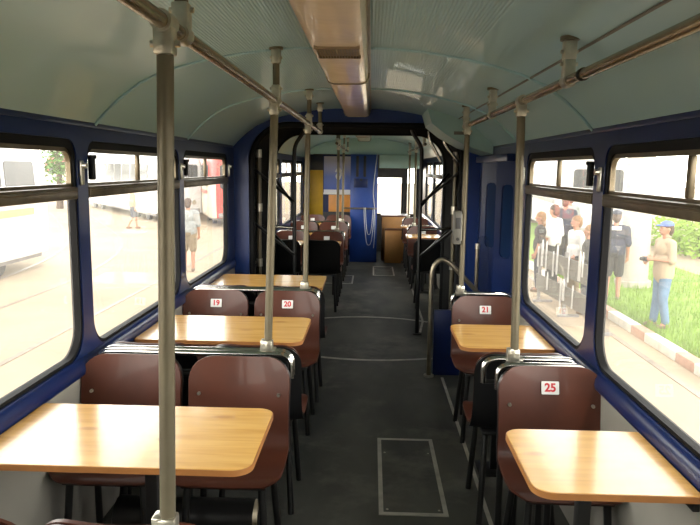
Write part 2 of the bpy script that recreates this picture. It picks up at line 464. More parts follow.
# ------------------------------------------------------------------ portals and articulation
def arch(half, top, rad, z0=0., n=12, xc=XC):
    pts = [(xc - half, z0)]
    for k in range(n + 1):
        t = PI - (PI / 2) * k / n
        pts.append((xc - half + rad + rad * math.cos(t), top - rad + rad * math.sin(t)))
    for k in range(n + 1):
        t = PI / 2 - (PI / 2) * k / n
        pts.append((xc + half - rad + rad * math.cos(t), top - rad + rad * math.sin(t)))
    pts.append((xc + half, z0)); return pts
def portal(n, ya, yb, inner):
    b = bmesh.new()
    out = [(XL, 0)] + [(XC + a, z) for a, z in prof] + [(XR, 0)]
    plate(b, out + inner[::-1], [], inY, ya, yb)
    return struct('trim_%d' % n, b, 'portalblue')
AR = arch(.935, 1.985, .34)
portal(20, YP, YP + .05, AR); portal(21, YQ - .05, YQ, AR)
# raised black seal inside the portal edge + pleated bellows
b = bmesh.new(); N = 44
rings = []
for k in range(N + 1):
    y = YP + .05 + (YQ - YP - .10) * k / N
    d = -.02 if k % 2 else .035
    pts = arch(.935 + d, 1.975 + d, .34)
    rings.append([b.verts.new((x, y, z)) for x, z in pts])
for A, B in zip(rings, rings[1:]):
    for i in range(len(A) - 1): b.faces.new((A[i], A[i + 1], B[i + 1], B[i]))
bel = single('bellows', b, 'bellow', 'black pleated bellows lining the passage between the two tram cars', 'bellows', smooth=False)
for y, nm in ((YP + .03, 22), (YQ - .03, 23)):
    b = bmesh.new(); tube(b, [(x, y, z) for x, z in arch(.915, 1.965, .33)], .028, 10, cap=True); struct('trim_%d' % nm, b, 'rubber')

def barrier(side, label):
    s = side; mx = lambda o: XC + s * o
    t = thing('articulation_barrier', label, 'barrier', (mx(.6), 6.3, 0))
    K = dict(parent=t, world=True)
    b = bmesh.new(); tube(b, [(mx(.50), 6.3, 1.985), (mx(.51), 6.3, 1.93), (mx(.60), 6.3, 1.80), (mx(.60), 6.3, 0)], .019, 12, rad=.06); part('post', b, 'blackmetal', **K)
    b = bmesh.new(); tube(b, [(mx(.60), 6.3, 0), (mx(.60), 6.3, .012)], .045, 16); part('foot_plate', b, 'blackmetal', **K)
    for (z0, z1, y1, m) in ((1.27, 1.58, 5.86, 'blackmetal'), (1.24, 1.55, 6.75, 'blackmetal'), (.76, 1.10, 5.86, 'blackmetal'), (.75, .96, 6.75, 'chrome')):
        b = bmesh.new(); tube(b, [(mx(.60), 6.3, z0), (mx(.91), y1, z1)], .014, 10); part('diagonal_bar', b, m, label='chrome diagonal bar' if m == 'chrome' else None, **K)
    b = bmesh.new(); tube(b, [(mx(.60), 6.3, 1.02), (mx(.91), 6.3, 1.04)], .013, 10); part('cross_bar', b, 'chrome', label='chrome cross bar', **K)
barrier(-1, 'black bent post with diagonal bars on the left side of the bellows passage')
barrier(1, 'black bent post with diagonal bars on the right side of the bellows passage')
# upright grab poles just inside the portal
for s, lab in ((-1, 'thin grey grab pole just inside the left edge of the blue portal'), (1, 'thin grey grab pole just inside the right edge of the blue portal')):
    t = thing('grab_pole', lab, 'pole', (XC + s * .875, 5.93, 0))
    b = bmesh.new(); tube(b, [(0, 0, 0), (0, 0, 1.72)], .02, 14); part('tube', b, 'pole', t)
    for z in (.70, 1.2, 1.68):
        b = bmesh.new(); tube(b, [(0, 0, z), (0, 0, z + .07)], .027, 14); tube(b, [(0, 0, z + .035), (s * .048, 0, z + .035)], .012, 8); part('bracket', b, 'zinc', t)
# chrome swing bars hanging in the right corner of the passage
for i, (p, q, lab) in enumerate((((.50, 6.0, 1.93), (.62, 6.0, 1.66), 'short slanted chrome grip nearest the middle of the portal arch'),
                                ((.62, 5.9, 1.90), (.80, 5.9, 1.60), 'long slanted chrome grip at the right end of the portal arch'))):
    b = bmesh.new(); tube(b, [(p[0], p[1], p[2]), (p[0] + .01, p[1], p[2] - .08), q], .014, 10, rad=.05); single('grip_bar', b, 'chrome', lab, 'grab bar')
# turntable edging strips and the long floor line
def strip(pts, w, n_):
    b = bmesh.new(); P = [Vector(p) for p in pts]; L_, R_ = [], []
    for i, p in enumerate(P):
        d = (P[min(i + 1, len(P) - 1)] - P[max(i - 1, 0)]).normalized(); nn = Vector((-d.y, d.x, 0)) * w / 2
        L_.append(p + nn); R_.append(p - nn)
    lo = [[b.verts.new((q.x, q.y, z)) for q in lst] for z in (0, .003) for lst in (L_, R_)]
    for i in range(len(P) - 1):
        b.faces.new((lo[2][i], lo[3][i], lo[3][i + 1], lo[2][i + 1])); b.faces.new((lo[0][i], lo[0][i + 1], lo[1][i + 1], lo[1][i]))
        b.faces.new((lo[0][i], lo[2][i], lo[2][i + 1], lo[0][i + 1])); b.faces.new((lo[1][i], lo[1][i + 1], lo[3][i + 1], lo[3][i]))
    for k in (0, -1): b.faces.new((lo[0][k], lo[1][k], lo[3][k], lo[2][k]))
    struct('trim_%d' % n_, b, 'line', smooth=False)
arcpts = lambda cx, cy, r, a0, a1: [(cx + r * math.cos(math.radians(a0 + (a1 - a0) * k / 24)), cy + r * math.sin(math.radians(a0 + (a1 - a0) * k / 24)), 0) for k in range(25)]
strip(arcpts(.02, 6.90, 1.52, 250, 290), .038, 24)
strip(arcpts(-.02, 5.80, 1.2, 58, 122), .038, 25)
strip([(.57, -1.6, 0), (.57, 4.95, 0)], .02, 26)
strip([(.565, 6.85, 0), (.565, 11.4, 0)], .022, 27)
strip([(.565, 6.85, 0), (.50, 6.35, 0)], .022, 28)

# floor hatches
def hatch(x0, x1, y0, y1, label):
    t = thing('floor_hatch', label, 'floor hatch', ((x0 + x1) / 2, (y0 + y1) / 2, 0))
    b = bmesh.new(); plate(b, [(x0, y0), (x1, y0), (x1, y1), (x0, y1)], [[(x0 + .022, y0 + .024), (x1 - .022, y0 + .024), (x1 - .022, y1 - .024), (x0 + .022, y1 - .024)]], inZ, 0, .004)
    part('frame', b, 'line', t, world=True, smooth=False)
    b = bmesh.new(); box(b, x0 + .022, x1 - .022, y0 + .024, y1 - .024, 0, .0025); part('lid', b, 'floor', t, world=True, smooth=False)
    for x in (x0 + .04, x1 - .04):
        for y in (y0 + .05, y1 - .2):
            b = bmesh.new(); tube(b, [(x, y, .001), (x, y, .0045)], .006, 10); part('screw', b, 'zinc', t, world=True)
hatch(.06, .385, 2.88, 3.76, 'aluminium framed rectangular floor hatch in the aisle beside the nearest seats')
hatch(.04, .37, 9.8, 10.7, 'small aluminium framed floor hatch far down the aisle before the blue cabinet')
hatch(-.80, -.24, 9.05, 9.75, 'aluminium framed floor hatch half under the far left seats')

# ------------------------------------------------------------------ seats
def seat_profile(v):
    P = [(0, .812), (.016, .74), (.034, .66), (.05, .58), (.064, .51), (.088, .465), (.13, .444), (.2, .436), (.28, .438), (.345, .446), (.385, .446), (.405, .434)]
    t = v * (len(P) - 1); i = min(int(t), len(P) - 2); f = t - i
    p0, p1, p2, p3 = P[max(i - 1, 0)], P[i], P[i + 1], P[min(i + 2, len(P) - 1)]
    cr = lambda a, b, c, d: .5 * (2 * b + (c - a) * f + (2 * a - 5 * b + 4 * c - d) * f * f + (3 * b - a - 3 * c + d) * f ** 3)
    return cr(p0[0], p1[0], p2[0], p3[0]), cr(p0[1], p1[1], p2[1], p3[1])
HWS = .213
def seat_pt(u, v, off=0.):
    y, z = seat_profile(v); y1, z1 = seat_profile(min(1, v + .01)); y0, z0 = seat_profile(max(0, v - .01))
    d = Vector((0, y1 - y0, z1 - z0)).normalized(); nn = Vector((0, -d.z, d.y))     # up / forward
    back = max(0, 1 - v / .5); w = HWS * (1 - .03 * math.sin(min(1, v / .5) * PI))
    p = Vector((u * w, y, z)) + nn * ((.028 * back + .012) * u * u + off)
    return p
def seat_outline_u(u, v):
    # squeeze rows near the top and the front edge so that the corners come out round
    s = 1.
    yy, zz = seat_profile(v)
    dt = (.812 - zz); rt = .10
    if v < .45 and dt < rt: s = 1 - (rt / HWS) * (1 - math.sqrt(max(0, 1 - (1 - dt / rt) ** 2)))
    df = (.405 - yy); rf = .07
    if v > .6 and df < rf: s = 1 - (rf / HWS) * (1 - math.sqrt(max(0, 1 - (1 - df / rf) ** 2)))
    return u * s
VS = [0, .004, .012, .024, .04, .06, .085, .12, .16, .2, .25, .3, .34, .38, .42, .46, .5, .54, .58, .62, .68, .74, .8, .84, .88, .92, .95, .97, .985, 1]
def sheet(off, thick, v0=0, v1=1., grow=1.):
    b = bmesh.new(); nu = 14
    vs = [v for v in VS if v0 <= v <= v1]
    g = [[b.verts.new(seat_pt(seat_outline_u(-1 + 2 * i / nu, v) * grow, v, off)) for i in range(nu + 1)] for v in vs]
    for A, B in zip(g, g[1:]):
        for i in range(nu): b.faces.new((A[i], A[i + 1], B[i + 1], B[i]))
    bmesh.ops.recalc_face_normals(b, faces=b.faces)
    bmesh.ops.solidify(b, geom=b.faces[:], thickness=thick)
    return b
def make_seat():
    t = thing('tram_chair', 'seat', 'chair')
    part('shell', sheet(0, .011), 'ply', t)
    part('back_cover', sheet(-.017, .012, 0, .5, 1.01), 'black', t, label='black back panel')
    for s in (-1, 1):
        b = bmesh.new(); p = seat_pt(s * .8, .18, .006); tube(b, [p + Vector((0, -.006, 0)), p + Vector((0, .005, 0))], .007, 12)
        part('bolt', b, 'zinc', t)
    b = bmesh.new(); box(b, -.16, .16, .07, .37, .405, .425, .006)
    part('under_frame', b, 'blackmetal', t)
    for sx in (-1, 1):
        for y0_, y1_ in ((.34, .37), (.10, .03)):
            b = bmesh.new(); tube(b, [(sx * .14, y0_, .41), (sx * .165, y1_, 0)], .0145, 10); part('leg', b, 'blackmetal', t)
    return t
proto = make_seat(); used = [False]
seats = {}
def seat(x, y, face, label, group, num=None):
    rz = PI if face else 0.
    if not used[0]:
        o = proto; o.location = (x, y, 0); o.rotation_euler = (0, 0, rz); o['label'] = label; o['group'] = group; used[0] = True
    else: o = dup(proto, (x, y, 0), rz, label, group)
    plates.append((o, num)) if num is not None else None
    return o
plates = []
GF, GA, GD = 'burgundy tram seats facing the viewer', 'tram seats turned away showing black backs', 'small far tram seats beyond the bellows'
BY = lambda k: 1.27 + 1.48 * k
XA, XB = -.985, -.545          # left pair: window side, aisle side
seat(XB, BY(0) + .075, 0, 'black backed seat turned away, aisle side, nearest the viewer at bottom left', GA)
seat(XA, BY(0) + .075, 0, 'black backed seat turned away, window side, nearest the viewer at bottom left', GA)
seat(XA, BY(1) - .085, 1, 'burgundy plywood seat without number, window side, behind the nearest left table', GF)
seat(XB + .01, BY(1) - .085, 1, 'burgundy plywood seat without number, aisle side, behind the nearest left table', GF)
seat(XA, BY(1) + .09, 0, 'black backed seat turned towards the second left table, window side', GA)
seat(XB + .03, BY(1) + .09, 0, 'black backed seat turned towards the second left table, aisle side', GA)
seat(XA, BY(2) - .075, 1, 'burgundy plywood seat with white tag number 19', GF, '19')
seat(XB + .02, BY(2) - .075, 1, 'burgundy plywood seat with white tag number 20', GF, '20')
seat(XA, BY(2) + .09, 0, 'black backed seat turned towards the third left table, window side', GA)
seat(XB + .03, BY(2) + .09, 0, 'black backed seat turned towards the third left table, aisle side', GA)
XS = .735
seat(XS, 2.62, 1, 'burgundy plywood seat with white tag number 25', GF, '25')
seat(XS - .055, 2.80, 0, 'black backed seat turned away right behind seat number 25', GA)
seat(XS - .01, 4.10, 1, 'burgundy plywood seat with white tag number 21', GF, '21')
# far car, left
seat(XA, 7.18, 0, 'black backed far seat beyond the bellows, window side, first far row on the left', GD)
seat(XB, 7.18, 0, 'black backed far seat beyond the bellows, aisle side, first far row on the left', GD)
nth = ['first', 'second', 'third']
for k, y in enumerate((8.15, 9.63, 11.1)):
    seat(XA, y, 1, 'small white tagged burgundy seat, window side, %s facing row beyond the bellows' % nth[k], GD, '')
    seat(XB, y, 1, 'small white tagged burgundy seat, aisle side, %s facing row beyond the bellows' % nth[k], GD, '')
    if k < 2:
        seat(XA, y + .15, 0, 'far black backed seat, window side, behind the %s facing row past the bellows' % nth[k], GD)
        seat(XB, y + .15, 0, 'far black backed seat, aisle side, behind the %s facing row past the bellows' % nth[k], GD)
# far car, right
seat(.70, 7.45, 0, 'black backed far seat on the right, first one past the bellows', GD)
seat(.72, 9.12, 1, 'burgundy far seat with white tag on the right past the bellows', GD, '')
seat(.72, 9.27, 0, 'black backed far seat on the right, behind the tagged far seat', GD)
seat(.72, 10.6, 1, 'burgundy far seat on the right, last one before the wooden counter', GD)
seat(.72, 10.6 - 1.02 + 1.17, 0, 'black backed far seat at the right, back to back with the last far seat', GD)
for o, num in plates:
    p = seat_pt(0, .105, .0075); d = seat_pt(0, .155, .0075) - p; ang = math.atan2(d.y, -d.z)
    T = Matrix.Translation(p + Vector((0, .0004, 0))) @ Matrix.Rotation(ang, 4, 'X')
    b = bmesh.new(); plate(b, rrect(-.035, .035, -.026, .026, .004, 3), [], inY, -.002, .002)
    bmesh.ops.transform(b, matrix=T, verts=b.verts)
    pl = part('number_plate', b, 'white', o, label='white number tag')
    if num:
        b = text_bm(num, .046)
        bmesh.ops.transform(b, matrix=T @ Matrix.Translation((0, .0026, 0)) @ Matrix.Rotation(PI, 4, 'Z') @ Matrix.Rotation(PI / 2, 4, 'X'), verts=b.verts)
        part('number', b, 'red', pl, label='red digits ' + num)

# chrome U rails behind the seat backs (their legs stand on the floor)
def seat_rail(x0, x1, y, label, z=.802, r=.014):
    t = thing('seat_rail', label, 'rail', ((x0 + x1) / 2, y, 0), 0, 'chrome rails over the seat backs')
    b = bmesh.new(); tube(b, [(x0, y, .70), (x0, y, z), (x1, y, z), (x1, y, .70)], r, 12, rad=.055); part('tube', b, 'chrome', t, world=True)
    b = bmesh.new(); tube(b, [(x0, y, .705), (x1, y, .705)], .010, 8); part('cross_bar', b, 'blackmetal', t, world=True, label='black cross bar')
    for x in (x0 + .09, x1 - .13):
        b = bmesh.new(); tube(b, [(x, y, 0), (x, y, .70)], r + .001, 10); part('leg', b, 'blackmetal', t, world=True, label='black leg')
    return t
xl0, xl1 = XL + .03, -.335
for k, w in enumerate(('nearest the viewer', 'over the seats behind the nearest left table', 'over the backs of seats 19 and 20')):
    if k: seat_rail(xl0, xl1, BY(k) - .014, 'front chrome tube rail ' + w)
    seat_rail(xl0, xl1, BY(k) + .035, ('rear' if k else 'long') + ' chrome tube rail ' + w)
seat_rail(.535, .90, 2.655, 'short chrome tube rail hugging the back of seat 25')
seat_rail(.49, .885, 2.735, 'short chrome tube rail behind seat 25, rear one of the pair', .805)
for k, y in enumerate((8.225, 9.705)): seat_rail(xl0, xl1, y, 'far chrome tube rail on the left, %s one past the bellows' % nth[k])
for k, y in enumerate((9.195, 10.68)): seat_rail(.515, .91, y, 'far chrome tube rail on the right, %s one past the bellows' % nth[k])
seat_rail(.53, .91, 4.19, 'short chrome tube rail hugging the back of seat 21', .81)

t = thing('heater_pipe', 'dark round heater drum lying under the nearest left seats', 'heater', (-.70, 2.45, 0))
b = bmesh.new(); tube(b, [(-1.0, 2.47, .20), (-.445, 2.47, .20)], .075, 20); part('drum', b, 'blackmetal', t, world=True)
b = bmesh.new(); tube(b, [(-.445, 2.47, .20), (-.428, 2.47, .20)], [.075, .066], 20); part('end_ring', b, 'alu', t, world=True)
b = bmesh.new(); tube(b, [(-.428, 2.47, .20), (-.424, 2.47, .20)], .052, 20); part('end_plug', b, 'black', t, world=True)
for x in (-.92, -.50):
    b = bmesh.new(); box(b, x - .01, x + .01, 2.43, 2.51, 0, .14); part('foot', b, 'blackmetal', t, world=True)
# ------------------------------------------------------------------ tables
def table(x0, x1, y0, y1, side, label, group, legx, yc=None):
    t = thing('table', label, 'table', ((x0 + x1) / 2, (y0 + y1) / 2, 0), 0, group)
    r = (.055, .01, .01, .055) if side < 0 else (.01, .055, .055, .01)
    b = bmesh.new(); plate(b, rrect(x0, x1, y0, y1, r), [], inZ, .722, .74); part('tabletop', b, 'wood', t, world=True, smooth=False)
    b = bmesh.new(); g = .003
    plate(b, rrect(x0 - g, x1 + g, y0 - g, y1 + g, tuple(q + g for q in r)), [rrect(x0, x1, y0, y1, r)], inZ, .7205, .7385); part('edge_band', b, 'woodedge', t, world=True)
    yc = yc or (y0 + y1) / 2
    b = bmesh.new(); box(b, legx - .02, legx + .02, yc - .02, yc + .02, 0, .70, .004); part('leg', b, 'blackmetal', t, world=True)
    b = bmesh.new(); box(b, legx - .10, legx + .10, yc - .10, yc + .10, .70, .722, .003); part('mounting_plate', b, 'blackmetal', t, world=True)
    b = bmesh.new(); box(b, legx - .09, legx + .09, yc - .09, yc + .09, 0, .012, .003); part('foot_plate', b, 'blackmetal', t, world=True)
    xw = x0 if side < 0 else x1
    b = bmesh.new(); box(b, min(xw, xw + side * .02) , max(xw, xw + side * .02), y0 + .05, y1 - .05, .668, .70, .003); part('wall_bracket', b, 'blackmetal', t, world=True)
    return t
TG = 'pale wooden tables along the windows'
xw = XL + .027
table(xw, -.335, 1.772, 2.262, -1, 'large pale wooden table nearest the viewer on the left', TG, -.70)
table(xw, -.335, 3.17, 3.72, -1, 'pale wooden table on the left in front of seats 19 and 20', TG, -.72)
table(xw, -.345, 4.65, 5.22, -1, 'third pale wooden table on the left, just before the blue portal', TG, -.72)
table(.457, XR - .027, 1.69, 2.13, 1, 'small pale wooden table in front of seat 25', TG, .66)
table(.452, XR - .027, 3.14, 3.63, 1, 'small pale wooden table in front of seat 21', TG, .68)
for k, (a, c) in enumerate(((7.28, 7.74), (8.5, 8.92), (10.0, 10.42))):
    table(xw, -.345, a, c, -1, 'far narrow table on the left, %s one past the bellows' % nth[k], TG, -.72, c - .10)
table(.46, XR - .027, 8.3, 8.75, 1, 'far small table on the right past the bellows', TG, .68)
table(.46, XR - .027, 9.8, 10.2, 1, 'farthest small table on the right near the wooden counter', TG, .68)

# ------------------------------------------------------------------ hand rails and poles
def ceil_z(x):
    o = x - XC
    for (a, z), (c, w) in zip(prof, prof[1:]):
        if a <= o <= c: return z + (w - z) * (o - a) / (c - a)
ZR = 1.874
def hand_rail(x, y0, y1, ys, label, bands=()):
    t = thing('hand_rail', label, 'hand rail', (x, y0, ZR))
    b = bmesh.new(); tube(b, [(x, y0, ZR), (x, y1, ZR)], .0155, 18); part('tube', b, 'rail', t, world=True)
    for y in ys:
        zc = ceil_z(x) + .004
        b = bmesh.new(); tube(b, [(x, y, zc), (x, y, zc - .012)], .03, 16); tube(b, [(x, y, zc), (x, y, ZR + .02)], .0145, 12)
        m_ = part('ceiling_bracket', b, 'pole', t, world=True)
        b = bmesh.new(); tube(b, [(x, y - .024, ZR), (x, y + .02, ZR)], .021, 16); box(b, x - .018, x + .018, y - .018, y + .018, ZR + .01, ZR + .065, .005)
        tube(b, [(x - .026, y, ZR + .05), (x + .026, y, ZR + .05)], .006, 8)
        part('rail_clamp', b, 'zinc', m_, world=True)
        b = bmesh.new(); box(b, x - .019, x + .019, y - .019, y + .019, zc - .07, zc - .01, .006); tube(b, [(x - .026, y, zc - .045), (x + .026, y, zc - .045)], .006, 8)
        part('ceiling_clamp', b, 'zinc', m_, world=True)
    for y in bands:
        b = bmesh.new(); tube(b, [(x, y - .009, ZR), (x, y + .009, ZR)], .0185, 16); part('tape_band', b, 'rubber', t, world=True, label='black band')
hand_rail(-.407, -1.4, 5.25, (-.2, 1.44, 2.83, 4.30, 5.18), 'long left hand rail hung under the ceiling')
hand_rail(.60, -1.4, 4.42, (-.2, 1.22, 2.12, 3.42, 4.36), 'long right hand rail hung under the ceiling', (1.97,))
hand_rail(-.407, 7.6, 11.2, (7.8, 8.2, 9.7, 11.1), 'short far left hand rail beyond the bellows')
hand_rail(.60, 7.6, 11.2, (7.8, 9.2, 10.7), 'short far right hand rail beyond the bellows')
def pole(xt, xb, y, label, zb=.802, r=.0168):
    t = thing('grab_pole', label, 'pole', (xb, y, zb))
    b = bmesh.new(); tube(b, [(xb, y, zb + .04), (xt, y, ZR - .05)], r, 18); part('tube', b, 'pole', t, world=True)
    b = bmesh.new(); tube(b, [(xt, y - .027, ZR), (xt, y + .027, ZR)], .0215, 16); box(b, xt - .0195, xt + .0195, y - .0195, y + .0195, ZR - .062, ZR - .005, .006)
    for s in (-1, 1): tube(b, [(xt - .029, y + s * .0, ZR - .04 ), (xt + .029, y, ZR - .04)], .0065, 8)
    part('top_clamp', b, 'zinc', t, world=True)
    b = bmesh.new(); box(b, xb - .0205, xb + .0205, y - .02, y + .02, zb - .01, zb + .05, .006); tube(b, [(xb - .034, y, zb), (xb + .034, y, zb)], .0195, 14)
    box(b, xb - .031, xb - .006, y - .019, y + .019, zb - .005, zb + .052, .004)
    for dx in (-.018, .01):
        tube(b, [(xb + dx, y - .026, zb + .03), (xb + dx, y + .026, zb + .03)], .006, 8)
    part('bottom_clamp', b, 'zinc', t, world=True)
pole(-.407, -.428, 1.32, 'thick grey grab pole in the left foreground, nearest the viewer')
pole(-.409, -.44, 2.79, 'grey grab pole on the seat rail behind the nearest left table')
pole(-.412, -.425, 4.27, 'grey grab pole on the rail of seats 19 and 20')
pole(.595, .615, 2.73, 'grey grab pole standing on the rail behind seat 25')
p21 = pole(.587, .585, 4.19, 'grey grab pole behind seat 21 carrying a small grey box', .812)
for k, y in enumerate((8.225, 9.705)): pole(-.415, -.42, y, 'far thin left grab pole, %s one past the bellows' % nth[k])
for k, y in enumerate((9.195, 10.68)): pole(.60, .60, y, 'far thin right grab pole, %s one past the bellows' % nth[k])

# grey validator box on the pole behind seat 21
t = thing('ticket_validator', 'grey ticket validator box mounted on the pole behind seat 21', 'validator', (.55, 4.19, 1.12))
b = bmesh.new(); box(b, .52, .568, 4.14, 4.23, 1.13, 1.34, .008); part('body', b, 'midgrey', t, world=True)
b = bmesh.new(); box(b, .528, .56, 4.135, 4.142, 1.23, 1.30, .002); part('slot_plate', b, 'darkgrey', t, world=True)
b = bmesh.new(); tube(b, [(.544, 4.137, 1.165), (.544, 4.143, 1.165)], .011, 14); part('button', b, 'blackmetal', t, world=True)
b = bmesh.new(); box(b, .566, .575, 4.175, 4.205, 1.15, 1.32); part('bracket', b, 'zinc', t, world=True)

# chrome bow rail by the door
t = thing('bow_rail', 'bent grey grab rail rising from the floor between aisle and door', 'rail', (.47, 4.98, 0))
b = bmesh.new(); tube(b, [(.468, 4.98, 0), (.468, 4.98, .85), (.53, 4.98, .93), (.60, 4.98, .90), (.87, 4.98, .62)], .018, 14, rad=.07); part('tube', b, 'alu', t, world=True)
b = bmesh.new(); tube(b, [(.468, 4.98, 0), (.468, 4.98, .014)], .04, 16); part('foot_plate', b, 'zinc', t, world=True)
# low blue kick panel and glass wind screen under / beside the bow rail
t = thing('wind_screen', 'blue lower panel with glass wind screen beside the bent grab rail', 'partition', (.72, 5.03, 0))
b = bmesh.new(); box(b, (.50), XR - .003, 5.015, 5.045, 0, .52, .004); part('lower_panel', b, 'blue', t, world=True)
b = bmesh.new(); plate(b, rrect(.815, XR - .03, .62, 1.1, .03), [], inY, 5.028, 5.032); part('glass_pane', b, 'screen', t, world=True, smooth=False)
b = bmesh.new(); tube(b, [(.815, 5.03, .60), (.815, 5.03, 1.0)], .015, 12); part('glass_post', b, 'alu', t, world=True)
b = bmesh.new(); tube(b, [(.815, 5.03, 1.0), (.815, 5.03, 1.04)], .019, 12); part('post_cap', b, 'zinc', t, world=True)

# ------------------------------------------------------------------ door (closed folding leaves)
b = bmesh.new()
plate(b, [(DOOR[0] + .001, .001), (DOOR[1] - .001, .001), (DOOR[1] - .001, 1.699), (DOOR[0] + .001, 1.699)],
      [[(DOOR[0] + .03, .03), (DOOR[1] - .03, .03), (DOOR[1] - .03, 1.67), (DOOR[0] + .03, 1.67)]], inX, XR + .004, XR + .06)
dr = struct('door_1', b, 'rubber', smooth=False)
ys = [DOOR[0] + .03 + (DOOR[1] - DOOR[0] - .06) * k / 4 for k in range(5)]
for k in range(4):
    xa, xb = (XR + .05, XR - .05) if k % 2 == 0 else (XR - .05, XR + .05)
    b = bmesh.new()
    def lf(a, z, t, xa=xa, xb=xb, k=k):
        f = (a - ys[k]) / (ys[k + 1] - ys[k]); return (xa + (xb - xa) * f + t, a, z)
    gl = rrect(ys[k] + .08, ys[k + 1] - .08, 1.0, 1.5, .04)
    plate(b, [(ys[k] + .004, .035), (ys[k + 1] - .004, .035), (ys[k + 1] - .004, 1.665), (ys[k] + .004, 1.665)], [gl], lf, -.012, .012)
    lo = part('leaf', b, 'blue', dr, world=True, smooth=False)
    b = bmesh.new(); plate(b, rrect(ys[k] + .078, ys[k + 1] - .078, .998, 1.502, .04), [], lf, -.002, .002)
    part('pane', b, mat('dark blue door glass', (.012, .03, .09), .1) if k == 0 else bpy.data.materials['dark blue door glass'], lo, world=True, smooth=False)

b = bmesh.new(); box(b, XR - .062, XR - .002, DOOR[0] + .004, DOOR[1] - .004, 1.655, 1.705, .006); part('header', b, 'blue', dr, world=True)
# pale blue door drive housing in the right ceiling corner
b = bmesh.new()
pol = [(.41, 2.068), (.45, 1.945), (.56, 1.86), (.72, 1.775), (.925, 1.715), (.925, 1.775), (.86, 1.86), (.72, 1.962), (.56, 2.02)]
plate(b, pol, [], inY, 5.15, YP - .005)
t = thing('door_drive_housing', 'pale blue angular housing in the ceiling corner above the right door', 'housing', (.68, 5.4, 1.7))
part('cover', b, 'fairing', t, world=True, smooth=False)
b = bmesh.new(); box(b, .62, .75, 5.142, 5.151, 1.86, 1.885, .002)
part('lock', b, 'midgrey', t, world=True)

# ------------------------------------------------------------------ ceiling light (unlit milky cover along the centre line)
def lamp(y0, y1, label, grilles):
    t = thing('ceiling_light', label, 'ceiling light', (XC, (y0 + y1) / 2, 2.0))
    b = bmesh.new()
    pr = [(-.110, 2.099), (-.107, 2.065), (-.094, 2.040), (-.07, 2.032), (.07, 2.032), (.094, 2.040), (.107, 2.065), (.110, 2.099)]
    A = [b.verts.new((XC + a, y0, z)) for a, z in pr]; Bv = [b.verts.new((XC + a, y1, z)) for a, z in pr]
    for i in range(len(pr)): j = (i + 1) % len(pr); b.faces.new((A[i], A[j], Bv[j], Bv[i]))
    b.faces.new(A[::-1]); b.faces.new(Bv)
    part('cover', b, 'diffuser', t, world=True)
    for s in (-1, 1):
        b = bmesh.new(); box(b, XC + s * .115 - .006, XC + s * .115 + .006, y0, y1, 2.085, 2.101, .003); part('side_trim', b, 'alu', t, world=True)
    for y in grilles:
        b = bmesh.new()
        for k in range(15):
            x = XC - .077 + k * .011; box(b, x - .0017, x + .0017, y - .10, y + .10, 2.024, 2.036)
        box(b, XC - .083, XC + .083, y + .10, y + .106, 2.023, 2.038); box(b, XC - .083, XC + .083, y - .106, y - .10, 2.023, 2.038)
        part('grille', b, 'grille', t, world=True, smooth=False)
    for y in [y0 + .02] + [yy + .95 for yy in grilles] + [y1 - .02]:
        if y0 < y < y1:
            b = bmesh.new(); tube(b, [(XC + a * 1.02, y, z - .002) for a, z in pr], .004, 6); part('joint_clip', b, 'alu', t, world=True)
lamp(-1.6, YP - .02, 'long milky light cover running along the middle of the near ceiling', (.75, 2.57))
lamp(YQ + .02, 11.0, 'milky light cover on the far ceiling beyond the bellows', (8.6,))

# ------------------------------------------------------------------ far end
# blue cabinet column with two slots
t = thing('equipment_cabinet', 'tall bright blue cabinet at the far end of the aisle', 'cabinet', (-.12, 11.45, 0))
b = bmesh.new(); box(b, -.36, .10, 11.22, 11.75, 0, 1.825, .006); part('body', b, 'blueflat', t, world=True)
for x in (-.245, -.12):
    b = bmesh.new(); box(b, x - .022, x + .022, 11.208, 11.221, 1.45, 1.80, .003); part('vent_slot', b, 'black', t, world=True)
b = bmesh.new(); box(b, -.30, -.07, 11.213, 11.221, 1.27, 1.42, .003); part('flap', b, 'blue', t, world=True)
b = bmesh.new(); box(b, -.20, -.16, 11.205, 11.215, 1.38, 1.42, .003); part('lock', b, 'blackmetal', t, world=True)
t = thing('cross_rail', 'thin horizontal rail across the front of the blue cabinet', 'rail', (-.16, 11.16, .90))
b = bmesh.new(); tube(b, [(-.48, 11.19, .92), (.09, 11.19, .92)], .014, 10); part('tube', b, 'alu', t, world=True)
for x in (-.3, .06):
    b = bmesh.new(); tube(b, [(x, 11.19, .92), (x, 11.222, .92)], .01, 8); part('bracket', b, 'zinc', t, world=True)
b = bmesh.new()
for (x0, x1, zb) in ((-.125, .055, .30), (-.10, .03, .48)):
    pts = [(x0 + (x1 - x0) * k / 16, 11.168, .94 - (.94 - zb) * (1 - abs(2 * k / 16 - 1) ** 3)) for k in range(17)]
    tube(b, pts, .0055, 8)
tube(b, [(.055, 11.168, .94), (.02, 11.168, 1.2), (.085, 11.19, 1.84)], .006, 8, rad=.2)
tube(b, [(.055, 11.168, .94), (.07, 11.165, .6), (.05, 11.165, .25)], .0055, 8, rad=.2)
single('cord', b, 'rope', 'pale cord looped over the rail in front of the blue cabinet', 'cord')
# pale blue bulkhead over the cabinet
b = bmesh.new()
plate(b, [(XC + a * .985, z - .005) for a, z in prof if z > 1.83] + [(XC + .98, 1.826), (XC - .98, 1.826)], [], inY, 11.3, 11.38)
single('bulkhead', b, 'fairing', 'pale blue bulkhead board under the ceiling above the blue cabinet', 'bulkhead', smooth=False)
b = bmesh.new(); box(b, .12, .80, 11.25, 11.299, 1.60, 1.82, .01)
single('blind_box', b, 'fairing', 'pale blue box above the rear window beside the blue cabinet', 'box')
